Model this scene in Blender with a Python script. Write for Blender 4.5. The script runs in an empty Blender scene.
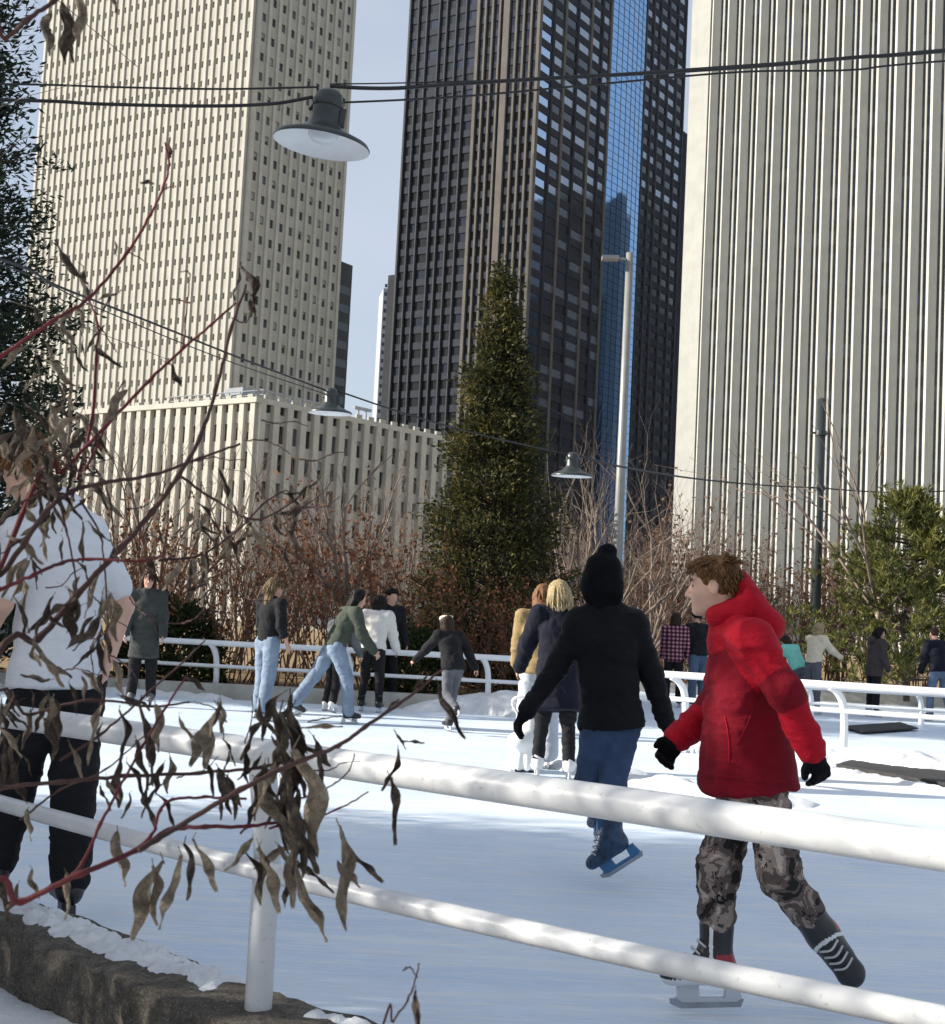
import bpy, math, random
import numpy as np
from mathutils import Vector, Matrix, Quaternion

scn = bpy.context.scene
COL = scn.collection
R = math.radians
rnd = random.Random(7)

# ------------------------------------------------------------------ camera
F_PX, CX, CY = 1400.0, 472.5, 512.0
CAM = np.array([0.0, 0.0, 1.3])
PITCH = math.atan(112.0 / F_PX)
ROLL = math.atan(0.05)
_f = np.array([0, math.cos(PITCH), math.sin(PITCH)])
_r0 = np.array([1.0, 0, 0])
_u0 = np.array([0, -math.sin(PITCH), math.cos(PITCH)])
_rt = math.cos(ROLL) * _r0 + math.sin(ROLL) * _u0
_up = -math.sin(ROLL) * _r0 + math.cos(ROLL) * _u0
cam_data = bpy.data.cameras.new('camera')
cam = bpy.data.objects.new('camera', cam_data)
COL.objects.link(cam)
cam_data.sensor_fit = 'HORIZONTAL'
cam_data.sensor_width = 36.0
cam_data.lens = 36.0 * F_PX / 945.0
cam_data.clip_start = 0.05
cam_data.clip_end = 5000
M = Matrix(((_rt[0], _up[0], -_f[0], CAM[0]), (_rt[1], _up[1], -_f[1], CAM[1]),
            (_rt[2], _up[2], -_f[2], CAM[2]), (0, 0, 0, 1)))
cam.matrix_world = M
scn.camera = cam
cam_data.dof.use_dof = True
cam_data.dof.focus_distance = 6.5
cam_data.dof.aperture_fstop = 22.0

def ray(x, y):
    return _f * F_PX + _rt * (x - CX) + _up * (CY - y)
def P(x, y, Y):                       # point on the pixel's ray at forward distance Y
    d = ray(x, y); return CAM + d * (Y / d[1])
def G(x, y, z=0.0):                   # point where the pixel's ray meets height z
    d = ray(x, y); return CAM + d * ((z - CAM[2]) / d[2])
def depth_at(x, y, z=0.0): return float(G(x, y, z)[1])

# ------------------------------------------------------------------ sky, sun, exposure
SUN_EL, SUN_AZ = 23.0, 90.0           # azimuth counted from straight behind the camera towards the left
_a = R(SUN_AZ)
SUN_DIR = Vector((-math.sin(_a) * math.cos(R(SUN_EL)), -math.cos(_a) * math.cos(R(SUN_EL)), math.sin(R(SUN_EL))))
world = bpy.data.worlds.new('World'); scn.world = world; world.use_nodes = True
wn = world.node_tree.nodes; wl = world.node_tree.links
sky = wn.new('ShaderNodeTexSky'); sky.sky_type = 'NISHITA'; sky.sun_disc = False
sky.sun_elevation = R(SUN_EL)
sky.sun_rotation = math.atan2(SUN_DIR.x, SUN_DIR.y)
sky.air_density = 1.0; sky.dust_density = 1.2; sky.ozone_density = 1.5
bg = wn['Background']; bg.inputs['Strength'].default_value = 0.084
# a thin even veil of high cloud over the clear sky
wtc = wn.new('ShaderNodeTexCoord'); wmp = wn.new('ShaderNodeMapping'); wmp.inputs['Scale'].default_value = (1, 1, 2.5); wl.new(wtc.outputs['Generated'], wmp.inputs[0])
wno = wn.new('ShaderNodeTexNoise'); wno.inputs['Scale'].default_value = 2.2; wno.inputs['Detail'].default_value = 7; wno.inputs['Roughness'].default_value = .55; wl.new(wmp.outputs[0], wno.inputs['Vector'])
wrp = wn.new('ShaderNodeValToRGB'); wrp.color_ramp.elements[0].position = .3; wrp.color_ramp.elements[0].color = (.52, .52, .52, 1); wrp.color_ramp.elements[1].position = .7; wrp.color_ramp.elements[1].color = (.85, .85, .85, 1); wl.new(wno.outputs['Fac'], wrp.inputs[0])
wmx = wn.new('ShaderNodeMix'); wmx.data_type = 'RGBA'; wl.new(wrp.outputs[0], wmx.inputs[0]); wl.new(sky.outputs[0], wmx.inputs[6]); wmx.inputs[7].default_value = (4.2, 4.6, 5.3, 1)
wl.new(wmx.outputs[2], bg.inputs[0])
sun_data = bpy.data.lights.new('sun', 'SUN'); sun = bpy.data.objects.new('sun', sun_data); COL.objects.link(sun)
sun_data.energy = 4.9; sun_data.angle = R(0.53); sun_data.color = (1.0, 0.94, 0.84)
sun.rotation_euler = SUN_DIR.to_track_quat('Z', 'Y').to_euler()
sun.location = (-20, 0, 30)
scn.view_settings.view_transform = 'Standard'
scn.view_settings.look = 'None'
scn.view_settings.gamma = 1
scn.view_settings.exposure = 0.93
scn.view_settings.use_curve_mapping = False

# ------------------------------------------------------------------ materials
def lin(h):
    h = h.lstrip('#'); o = []
    for i in (0, 2, 4):
        c = int(h[i:i+2], 16) / 255
        o.append(c / 12.92 if c <= .04045 else ((c + .055) / 1.055) ** 2.4)
    return o
MATS = {}
class NT:
    def __init__(s, name):
        s.m = bpy.data.materials.new(name); s.m.use_nodes = True
        s.t = s.m.node_tree; s.b = s.t.nodes['Principled BSDF']; MATS[name] = s.m
    def n(s, typ, **kw):
        nd = s.t.nodes.new('ShaderNode' + typ)
        for k, v in kw.items(): setattr(nd, k, v)
        return nd
    def l(s, a, b): s.t.links.new(a, b)
    def coords(s, kind='Object', scale=(1, 1, 1)):
        tc = s.n('TexCoord'); mp = s.n('Mapping'); mp.inputs['Scale'].default_value = scale
        s.l(tc.outputs[kind], mp.inputs[0]); return mp.outputs[0]
    def noise(s, co, scale, detail=4, rough=.55, dist=0):
        nd = s.n('TexNoise'); nd.inputs['Scale'].default_value = scale; nd.inputs['Detail'].default_value = detail
        nd.inputs['Roughness'].default_value = rough; nd.inputs['Distortion'].default_value = dist
        s.l(co, nd.inputs['Vector']); return nd.outputs['Fac']
    def ramp(s, fac, stops, interp='LINEAR'):
        nd = s.n('ValToRGB'); cr = nd.color_ramp; cr.interpolation = interp
        while len(cr.elements) < len(stops): cr.elements.new(.5)
        for e, (p, c) in zip(cr.elements, stops):
            e.position = p; e.color = (*c, 1) if len(c) == 3 else c
        s.l(fac, nd.inputs[0]); return nd.outputs[0]
    def mix(s, fac, a, b):
        nd = s.n('Mix', data_type='RGBA')
        if isinstance(fac, float): nd.inputs[0].default_value = fac
        else: s.l(fac, nd.inputs[0])
        for i, v in ((6, a), (7, b)):
            if isinstance(v, (list, tuple)): nd.inputs[i].default_value = (*v[:3], 1)
            else: s.l(v, nd.inputs[i])
        return nd.outputs[2]
    def bump(s, h, strength=.3, dist=.01):
        nd = s.n('Bump'); nd.inputs['Strength'].default_value = strength; nd.inputs['Distance'].default_value = dist
        s.l(h, nd.inputs['Height']); s.l(nd.outputs[0], s.b.inputs['Normal'])
    def base(s, c):
        if isinstance(c, (list, tuple)): s.b.inputs['Base Color'].default_value = (*c[:3], 1)
        else: s.l(c, s.b.inputs['Base Color'])
    def set(s, rough=.6, metal=0, spec=None):
        s.b.inputs['Roughness'].default_value = rough; s.b.inputs['Metallic'].default_value = metal
        if spec is not None: s.b.inputs['Specular IOR Level'].default_value = spec

def simple(name, c, rough=.6, var=.15, scale=6.0, bump=.0, bscale=60.0, bdist=.004, metal=0, spec=None, coord='Object', rand=0.0):
    """base colour with soft uneven tone, fine relief"""
    if isinstance(c, str): c = lin(c)
    t = NT(name); co = t.coords(coord)
    f = t.noise(co, scale, 5)
    lo = [max(0, v * (1 - var)) for v in c]; hi = [min(1, v * (1 + var)) for v in c]
    out = t.ramp(f, [(.3, lo), (.7, hi)])
    if rand:
        oi = t.n('ObjectInfo'); out = t.mix(t.ramp(oi.outputs['Random'], [(0, (0, 0, 0)), (1, (rand,) * 3)]), out, [v * .55 for v in c])
    t.base(out); t.set(rough, metal, spec)
    if bump: t.bump(t.noise(co, bscale, 4), bump, bdist)
    return t.m

def fabric(name, c, rough=.85, var=.18, weave=220, spec=.2):
    if isinstance(c, str): c = lin(c)
    t = NT(name); co = t.coords()
    f = t.noise(co, 9, 5, .6); f2 = t.noise(co, weave, 2)
    lo = [v * (1 - var) for v in c]; hi = [min(1, v * (1 + var)) for v in c]
    t.base(t.ramp(f, [(.3, lo), (.7, hi)])); t.set(rough, 0, spec)
    t.b.inputs['Sheen Weight'].default_value = .02
    ad = t.n('Math', operation='ADD'); ml = t.n('Math', operation='MULTIPLY'); ml.inputs[1].default_value = .25
    t.l(f2, ml.inputs[0]); t.l(ml.outputs[0], ad.inputs[0])
    t.l(t.noise(t.coords(scale=(1, 1, 2.2)), 16, 4, .6, .6), ad.inputs[1])
    t.bump(ad.outputs[0], .6, .014)
    return t.m

# ------------------------------------------------------------------ object helpers
def new_obj(name, mesh, parent=None):
    o = bpy.data.objects.new(name, mesh); COL.objects.link(o)
    if parent is not None: o.parent = parent
    return o
def tag(o, label=None, cat=None, group=None, kind=None):
    if label: o['label'] = label
    if cat: o['category'] = cat
    if group: o['group'] = group
    if kind: o['kind'] = kind
    return o
def empty(name, loc, label=None, cat=None, group=None, rz=0):
    o = bpy.data.objects.new(name, None); COL.objects.link(o)
    o.location = [float(v) for v in loc]; o.rotation_euler = (0, 0, rz); o.empty_display_size = .2
    return tag(o, label, cat, group)
def mat(m): return MATS[m] if isinstance(m, str) else m
def mesh_np(name, V, Fs, mats=(), midx=None, smooth=False):
    V = np.asarray(V, dtype=np.float32).reshape(-1, 3)
    me = bpy.data.meshes.new(name)
    if isinstance(Fs, np.ndarray):
        nf, k = Fs.shape
        me.vertices.add(len(V)); me.vertices.foreach_set('co', V.ravel())
        me.loops.add(nf * k); me.loops.foreach_set('vertex_index', Fs.astype(np.int32).ravel())
        me.polygons.add(nf); me.polygons.foreach_set('loop_start', np.arange(0, nf * k, k, dtype=np.int32))
        me.polygons.foreach_set('loop_total', np.full(nf, k, dtype=np.int32))
    else:
        me.from_pydata([tuple(map(float, v)) for v in V], [], Fs)
    for m in mats: me.materials.append(mat(m))
    if midx is not None: me.polygons.foreach_set('material_index', np.asarray(midx, dtype=np.int32))
    if smooth: me.polygons.foreach_set('use_smooth', np.ones(len(me.polygons), dtype=bool))
    me.update(calc_edges=True); me.validate()
    return me
class MB:
    """collects quads and polygons of one part"""
    def __init__(s): s.v = []; s.f = []; s.m = []
    def add(s, vs, fs, mi=0):
        b = len(s.v); s.v.extend([tuple(map(float, v)) for v in vs]); s.f.extend([tuple(i + b for i in f) for f in fs]); s.m.extend([mi] * len(fs))
    def quad(s, a, b, c, d, mi=0): s.add([a, b, c, d], [(0, 1, 2, 3)], mi)
    def obox(s, o, ux, uy, uz, mi=0):
        """box from corner o with edge vectors"""
        o, ux, uy, uz = map(np.asarray, (o, ux, uy, uz))
        vs = [o + i * ux + j * uy + k * uz for k in (0, 1) for j in (0, 1) for i in (0, 1)]
        fs = [(0, 2, 3, 1), (4, 5, 7, 6), (0, 1, 5, 4), (2, 6, 7, 3), (0, 4, 6, 2), (1, 3, 7, 5)]
        if np.dot(np.cross(ux, uy), uz) < 0: fs = [f[::-1] for f in fs]
        s.add(vs, fs, mi)
    def box(s, x0, x1, y0, y1, z0, z1, mi=0): s.obox((x0, y0, z0), (x1 - x0, 0, 0), (0, y1 - y0, 0), (0, 0, z1 - z0), mi)
    def prism(s, pts, z0, z1, mi=0):
        n = len(pts); vs = [(p[0], p[1], z0) for p in pts] + [(p[0], p[1], z1) for p in pts]
        ar = sum(pts[i][0] * pts[(i + 1) % n][1] - pts[(i + 1) % n][0] * pts[i][1] for i in range(n))
        fs = [tuple(range(n))[::-1], tuple(range(n, 2 * n))] + [(i, (i + 1) % n, n + (i + 1) % n, n + i) for i in range(n)]
        if ar < 0: fs = [f[::-1] for f in fs]
        s.add(vs, fs, mi)
    def tube(s, pts, rad, n=10, caps=True, mi=0):
        pts = [np.asarray(p, float) for p in pts]; m = len(pts)
        rads = [rad] * m if np.isscalar(rad) else rad
        t = [(pts[min(i + 1, m - 1)] - pts[max(i - 1, 0)]) for i in range(m)]
        t = [v / (np.linalg.norm(v) + 1e-9) for v in t]
        u = np.cross(t[0], (0, 0, 1.0)); 
        if np.linalg.norm(u) < .05: u = np.cross(t[0], (1.0, 0, 0))
        u /= np.linalg.norm(u); vs = []
        for i in range(m):
            u = u - t[i] * np.dot(u, t[i]); u /= np.linalg.norm(u) + 1e-9; w = np.cross(t[i], u)
            for k in range(n):
                a = 2 * math.pi * k / n; vs.append(pts[i] + rads[i] * (u * math.cos(a) + w * math.sin(a)))
        fs = [(i * n + k, i * n + (k + 1) % n, (i + 1) * n + (k + 1) % n, (i + 1) * n + k) for i in range(m - 1) for k in range(n)]
        if caps: fs += [tuple(range(n))[::-1], tuple(range((m - 1) * n, m * n))]
        s.add(vs, fs, mi)
    def lathe(s, prof, n=32, c=(0, 0, 0), mi=0):
        c = np.asarray(c, float); m = len(prof)
        vs = [c + (r * math.cos(2 * math.pi * k / n), r * math.sin(2 * math.pi * k / n), z) for r, z in prof for k in range(n)]
        s.add(vs, [(i * n + k, i * n + (k + 1) % n, (i + 1) * n + (k + 1) % n, (i + 1) * n + k) for i in range(m - 1) for k in range(n)], mi)
    def build(s, name, mats, parent=None, off=None, smooth=False):
        if not isinstance(mats, (list, tuple)): mats = [mats]
        V = np.array(s.v, dtype=np.float64)
        if off is not None: V = V - np.asarray(off)
        return new_obj(name, mesh_np(name, V, s.f, mats, s.m, smooth), parent)
def spline(pts, n=8):
    """Catmull-Rom through points"""
    p = [np.asarray(q, float) for q in pts]; p = [2 * p[0] - p[1]] + p + [2 * p[-1] - p[-2]]; o = []
    for i in range(1, len(p) - 2):
        for k in range(n):
            t = k / n
            o.append(.5 * (2 * p[i] + (p[i+1] - p[i-1]) * t + (2*p[i-1] - 5*p[i] + 4*p[i+1] - p[i+2]) * t*t + (3*p[i] - p[i-1] - 3*p[i+1] + p[i+2]) * t**3))
    o.append(p[-2]); return o
def copy_tree(o, parent=None):
    c = o.copy(); COL.objects.link(c); c.parent = parent
    for ch in list(o.children): copy_tree(ch, c)
    return c
def fnoise(p, seed=0, oct=3):
    """cheap smooth vector noise made of warped sines; p (N,3)"""
    rs = np.random.RandomState(seed); out = np.zeros(len(p)); amp = 1.0; q = p.copy()
    for o in range(oct):
        for k in range(3):
            d = rs.normal(size=3); d /= np.linalg.norm(d); e = rs.normal(size=3)
            out += amp / 3 * np.sin(q @ d * 6.283 + rs.rand() * 6.28 + 1.3 * np.sin(q @ e * 2.1 + rs.rand() * 6))
        q = q * 2.03; amp *= .5
    return out
# ------------------------------------------------------------------ solid modelling of bodies and clothes
def nrm(v):
    v = np.asarray(v, float); return v / (np.linalg.norm(v) + 1e-9)
class SDF:
    def __init__(s): s.ops = []
    def cone(s, a, b, ra, rb, k=.02, op='u'):
        a, b = np.asarray(a, float), np.asarray(b, float); r = max(ra, rb)
        s.ops.append((op, 'cone', (a, b, ra, rb), k, np.minimum(a, b) - r, np.maximum(a, b) + r)); return s
    def econe(s, a, b, wa, wb, da, db, side, k=.03, op='u'):
        a, b = np.asarray(a, float), np.asarray(b, float); r = max(wa, wb, da, db)
        ax = nrm(b - a); sd = np.asarray(side, float); sd = nrm(sd - ax * sd.dot(ax)); v = np.cross(ax, sd)
        s.ops.append((op, 'econe', (a, b, wa, wb, da, db, sd, v), k, np.minimum(a, b) - r, np.maximum(a, b) + r)); return s
    def ell(s, c, rad, ax=None, k=.02, op='u'):
        c = np.asarray(c, float); ax = np.eye(3) if ax is None else np.asarray(ax); r = max(rad)
        s.ops.append((op, 'ell', (c, np.asarray(rad, float), ax), k, c - r, c + r)); return s
    def plane(s, p, n, k=.004):      # keep the side away from n
        s.ops.append(('cut', 'plane', (np.asarray(p, float), nrm(n)), k, None, None)); return s
    def mesh(s, h):
        us = [o for o in s.ops if o[0] == 'u']
        lo = np.min([o[4] for o in us], 0) - 3 * h - .02; hi = np.max([o[5] for o in us], 0) + 3 * h + .02
        n = np.ceil((hi - lo) / h).astype(int) + 1
        ax = [lo[i] + h * np.arange(n[i]) for i in range(3)]
        D = np.full(n, 1.0, dtype=np.float32)
        for op, typ, a, k, bl, bh in s.ops:
            if typ == 'plane': sl = [slice(0, m) for m in n]
            else:
                pad = k + 3 * h
                i0 = np.maximum(((bl - pad - lo) / h).astype(int), 0); i1 = np.minimum(((bh + pad - lo) / h).astype(int) + 2, n)
                if (i1 <= i0).any(): continue
                sl = [slice(i0[i], i1[i]) for i in range(3)]
            p = np.stack(np.meshgrid(*[ax[i][sl[i]] for i in range(3)], indexing='ij'), -1).astype(np.float32)
            if typ == 'plane': d = (p - a[0]) @ a[1]
            elif typ == 'cone':
                A, B, ra, rb = a; ab = B - A; t = np.clip(((p - A) @ ab) / (ab @ ab + 1e-12), 0, 1)
                d = np.linalg.norm(p - A - t[..., None] * ab, axis=-1) - (ra + (rb - ra) * t)
            elif typ == 'econe':
                A, B, wa, wb, da, db, sd, v = a; ab = B - A; L = np.linalg.norm(ab); ah = ab / L
                q = p - A; z = q @ ah; t = np.clip(z / L, 0, 1); ov = z - t * L
                w = wa + (wb - wa) * t; dd = da + (db - da) * t; m = np.minimum(w, dd)
                rr = np.sqrt(((q @ sd) / w) ** 2 + ((q @ v) / dd) ** 2 + (ov / m) ** 2); d = (rr - 1) * m
            else:
                c, rad, E = a; q = (p - c) @ E.T; k0 = np.sqrt(((q / rad) ** 2).sum(-1)); k1 = np.sqrt(((q / rad ** 2) ** 2).sum(-1)) + 1e-9
                d = k0 * (k0 - 1) / k1
            S = D[tuple(sl)]
            if op == 'u':
                hh = np.clip(.5 + .5 * (d - S) / k, 0, 1); S[...] = d * (1 - hh) + S * hh - k * hh * (1 - hh)
            else:
                if op == 'sub': d = -d
                hh = np.clip(.5 - .5 * (d - S) / k, 0, 1); S[...] = d * (1 - hh) + S * hh + k * hh * (1 - hh)
        return surfnet(D, lo, h)
def surfnet(D, lo, h):
    s = D < 0; c = np.zeros(np.array(D.shape) - 1, dtype=np.int8)
    cor = [(i, j, k) for i in (0, 1) for j in (0, 1) for k in (0, 1)]
    N = D.shape
    for i, j, k in cor: c += s[i:N[0]-1+i, j:N[1]-1+j, k:N[2]-1+k]
    idx = np.argwhere((c > 0) & (c < 8)); vid = np.full(c.shape, -1, dtype=np.int32); vid[tuple(idx.T)] = np.arange(len(idx))
    acc = np.zeros((len(idx), 3)); cnt = np.zeros(len(idx))
    for a in cor:
        for ax in range(3):
            if a[ax] == 1: continue
            b = list(a); b[ax] = 1
            va = D[tuple((idx + a).T)]; vb = D[tuple((idx + b).T)]; x = (va < 0) != (vb < 0)
            t = np.where(x, va / (va - vb + 1e-12), 0); pt = np.array(a)[None] + np.zeros((len(idx), 3)); pt[:, ax] += t
            acc[x] += pt[x]; cnt[x] += 1
    V = lo + h * (idx + acc / cnt[:, None]); Q = []
    for ax in range(3):
        o1, o2 = [(1, 2), (2, 0), (0, 1)][ax]
        A = [slice(None)] * 3; B = [slice(None)] * 3; A[ax] = slice(0, -1); B[ax] = slice(1, None)
        x = s[tuple(A)] != s[tuple(B)]; e = np.argwhere(x)
        e = e[(e[:, o1] > 0) & (e[:, o2] > 0) & (e[:, o1] < N[o1] - 1) & (e[:, o2] < N[o2] - 1)]
        ins = s[tuple(e.T)]; u = np.zeros(3, int); u[o1] = 1; w = np.zeros(3, int); w[o2] = 1
        q = np.stack([vid[tuple((e - u - w).T)], vid[tuple((e - w).T)], vid[tuple(e.T)], vid[tuple((e - u).T)]], 1)
        q[~ins] = q[~ins][:, ::-1]; Q.append(q)
    Q = np.concatenate(Q); Q = Q[(Q >= 0).all(1)]
    return V, Q
def vnormals(V, Q):
    n = np.cross(V[Q[:, 2]] - V[Q[:, 0]], V[Q[:, 3]] - V[Q[:, 1]]); N = np.zeros_like(V)
    for i in range(4): np.add.at(N, Q[:, i], n)
    return N / (np.linalg.norm(N, axis=1)[:, None] + 1e-12)
def smoothv(V, Q, it=2, f=.5):
    for _ in range(it):
        S = np.zeros_like(V); C = np.zeros(len(V))
        for i in range(4):
            for j in (1, 3): np.add.at(S, Q[:, i], V[Q[:, (i + j) % 4]]); np.add.at(C, Q[:, i], 1)
        V = V + f * (S / np.maximum(C, 1)[:, None] - V)
    return V
def folds(V, Q, amp, freq, seed, stretch=(1, 1, 1.6)):
    N = vnormals(V, Q); st = np.array(stretch); w = np.stack([fnoise(V * 2.2 + 3.1 * i, seed + 40 + i, 2) for i in range(3)], 1) * .10
    f = 1 - np.abs(fnoise((V + w) * st * freq * .5, seed, 2)) * 1.5
    g = 1 - np.abs(fnoise((V + w * .6) * st * freq * 1.15 + 7, seed + 9, 2)) * 1.8
    return V + N * (amp * (.75 * f + .45 * np.maximum(g, -.6)))[:, None]
def sobj(name, S, h, mats, parent, fold=None, seed=0, paint=None, sm=1, post=None):
    V, Q = S.mesh(h); V = smoothv(V, Q, sm)
    if fold: V = folds(V, Q, fold[0], fold[1], seed, fold[2] if len(fold) > 2 else (1, 1, 1.6))
    if post is not None: V = post(V, Q)
    mi = None
    if paint is not None:
        mi = paint(V[Q].mean(1))
    if not isinstance(mats, (list, tuple)): mats = [mats]
    return new_obj(name, mesh_np(name, V, Q, mats, mi, True), parent)

# ------------------------------------------------------------------ skeletons
def frame_of(psi):
    p = R(psi); return np.array([math.sin(p), math.cos(p), 0]), np.array([math.cos(p), -math.sin(p), 0])
def pose(H, psi, lean=5, twist=0, aL=(5, 8, 15), aR=(5, 8, 15), lL=(0, 3, 3), lR=(0, 3, 3), head=(0, 10), hipback=0.0):
    """joints of a figure of height H that faces psi (0 away, -90 to the left); arms (forward, outward, elbow), legs (forward, outward, knee)"""
    f, r = frame_of(psi); up = np.array([0, 0, 1.0]); J = {}
    pel = np.zeros(3); J['pelvis'] = pel
    L = R(lean); sp = up * math.cos(L) + f * math.sin(L)
    tf, tr = frame_of(psi + twist)
    fs = f * math.cos(L) - up * math.sin(L)
    J['waist'] = pel + sp * .09 * H; J['chest'] = pel + sp * .21 * H; J['neck'] = pel + sp * .305 * H
    hf, hr = frame_of(psi + head[0]); hp = R(head[1]); 
    J['hf'] = hf * math.cos(hp) - up * math.sin(hp); J['hu'] = up * math.cos(hp) + hf * math.sin(hp); J['hr'] = hr
    J['head'] = J['neck'] + nrm(sp * .6 + J['hu'] * .6) * .106 * H + J['hf'] * .012 * H
    for s, a, l in (('L', aL, lL), ('R', aR, lR)):
        g = -1 if s == 'L' else 1
        sh = pel + sp * .285 * H + tr * g * .108 * H; J['sh' + s] = sh
        def rot(ang, out, fw): return -up * math.cos(ang) * math.cos(out) + fw * math.sin(ang) * math.cos(out) + tr * g * math.sin(out)
        d1 = nrm(rot(R(a[0]), R(a[1]), tf)); J['el' + s] = sh + d1 * .17 * H
        d2 = nrm(rot(R(a[0] + a[2]), R(a[1] - 3), tf)); J['wr' + s] = J['el' + s] + d2 * .145 * H
        J['pn' + s] = -r * g
        hp_ = pel + r * g * .05 * H - up * .01 * H; J['hip' + s] = hp_
        def rl(ang, out): return -up * math.cos(ang) * math.cos(out) + f * math.sin(ang) * math.cos(out) + r * g * math.sin(out)
        d1 = rl(R(l[0]), R(l[1])); J['kn' + s] = hp_ + d1 * .245 * H
        sa = l[0] - l[2]; d2 = rl(R(sa), R(l[1])); J['an' + s] = J['kn' + s] + d2 * .235 * H
        tilt = R(l[3]) if len(l) > 3 else R(min(0, sa * .6) if sa < -12 else 0)
        J['toe' + s] = f * math.cos(tilt) + up * math.sin(tilt); J['fu' + s] = up * math.cos(tilt) - f * math.sin(tilt)
    zmin = min(J['anL'][2], J['anR'][2]) - .045 * H - .075
    for k in list(J):
        if k[:2] in ('hf', 'hu', 'hr', 'pn', 'to', 'fu'): continue
        J[k] = J[k] - np.array([0, 0, zmin])
    J['side'] = tr; J['H'] = H
    return J

def add_hand(S, w, d, pn, s, side, curl=25, infl=0.0, k=.008):
    d = nrm(d); pn = nrm(np.asarray(pn) - d * np.dot(pn, d)); ac = np.cross(d, pn) * side
    E = np.stack([ac, d, pn])
    S.ell(w + d * .05 * s, (.04 * s + infl, .052 * s + infl, .017 * s + infl), E, k)
    for i, (o, ln) in enumerate(((-.031, .062), (-.011, .075), (.01, .08), (.03, .07))):
        root = w + d * .088 * s + ac * o * s; c1 = R(curl + 5 * i); c2 = R(curl * 2.3)
        d1 = d * math.cos(c1) + pn * math.sin(c1) + ac * o * 3; d2 = d * math.cos(c2) + pn * math.sin(c2) + ac * o * 2
        m = root + d1 * ln * .5 * s
        S.cone(root, m, .0095 * s + infl, .009 * s + infl, k * .5); S.cone(m, m + d2 * ln * .5 * s, .009 * s + infl, .0075 * s + infl, k * .4)
    tb = w + d * .03 * s + ac * .03 * s; t1 = tb + (ac * .6 + d * .65 + pn * .35) * .042 * s
    S.cone(tb, t1, .013 * s + infl, .011 * s + infl, k); S.cone(t1, t1 + (ac * .2 + d * .8 + pn * .4) * .032 * s, .011 * s + infl, .009 * s + infl, k * .5)

def head_sdf(S, J, q):
    f, u, r = J['hf'], J['hu'], J['hr']; c = J['head']; E = np.stack([r, f, u])
    at = lambda x, y, z: c + (r * x + f * y + u * z) * q
    S.ell(at(0, -.012, .028), np.array((.075, .094, .083)) * q, E, .02)
    S.ell(at(0, .03, -.035), np.array((.058, .062, .078)) * q, E, .025)
    S.ell(at(0, .052, -.085), np.array((.036, .038, .03)) * q, E, .02)
    S.cone(at(0, .078, -.1), at(0, .08, -.098), .014 * q, .013 * q, .015)
    S.cone(at(0, .087, .012), at(0, .112, -.03), .007 * q, .0105 * q, .008)
    for g in (-1, 1):
        S.cone(at(g * .006, .1, -.036), at(g * .011, .097, -.036), .008 * q, .008 * q, .006)
        S.ell(at(g * .034, .055, -.03), np.array((.026, .028, .03)) * q, E, .02)
        S.ell(at(g * .031, .095, .008), np.array((.016, .012, .011)) * q, E, .01, 'sub')
        S.ell(at(g * .031, .074, .006), np.array((.013, .013, .011)) * q, E, .004)
        S.cone(at(g * .015, .086, .024), at(g * .047, .074, .024), .006 * q, .005 * q, .01)
        S.ell(at(g * .078, -.004, -.008), np.array((.010, .022, .034)) * q, E, .006)
        S.ell(at(g * .087, .002, -.004), np.array((.006, .012, .02)) * q, E, .004, 'sub')
    S.ell(at(0, .088, -.058), np.array((.021, .012, .0065)) * q, E, .006)
    S.ell(at(0, .087, -.071), np.array((.018, .011, .0065)) * q, E, .006)
    S.ell(at(0, .1, -.0645), np.array((.02, .01, .0025)) * q, E, .003, 'sub')
    return at

def body_sdf(J):
    s = J['H'] / 1.75; S = SDF(); side = J['side']
    at = head_sdf(S, J, J.get('q') or (min(1.12, .45 + .55 * s) if s < 1 else s * .98))
    S.cone(J['neck'], J['head'] - J['hu'] * .05 * s - J['hf'] * .015, .056 * s, .05 * s, .03)
    S.econe(J['chest'], J['neck'], .135 * s, .08 * s, .095 * s, .06 * s, side, .05)
    S.econe(J['waist'], J['chest'], .118 * s, .14 * s, .085 * s, .1 * s, side, .05)
    S.econe(J['pelvis'], J['waist'], .14 * s, .118 * s, .1 * s, .085 * s, side, .05)
    for g in 'LR':
        S.cone(J['neck'], J['sh' + g], .045 * s, .05 * s, .05)
        S.cone(J['sh' + g], J['el' + g], .05 * s, .039 * s, .03); S.cone(J['el' + g], J['wr' + g], .04 * s, .026 * s, .02)
        S.cone(J['hip' + g], J['kn' + g], .082 * s, .054 * s, .04); S.cone(J['kn' + g], J['an' + g], .053 * s, .036 * s, .03)
        add_hand(S, J['wr' + g], J.get('hd' + g, J['wr' + g] - J['el' + g]), J['pn' + g], s * .98, -1 if g == 'L' else 1, J.get('curl', 28))
        a = J['an' + g]; S.cone(a - J['fu' + g] * .045 * s - J['toe' + g] * .04 * s, a - J['fu' + g] * .055 * s + J['toe' + g] * .125 * s, .026 * s, .02 * s, .02)
    return S
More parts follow.
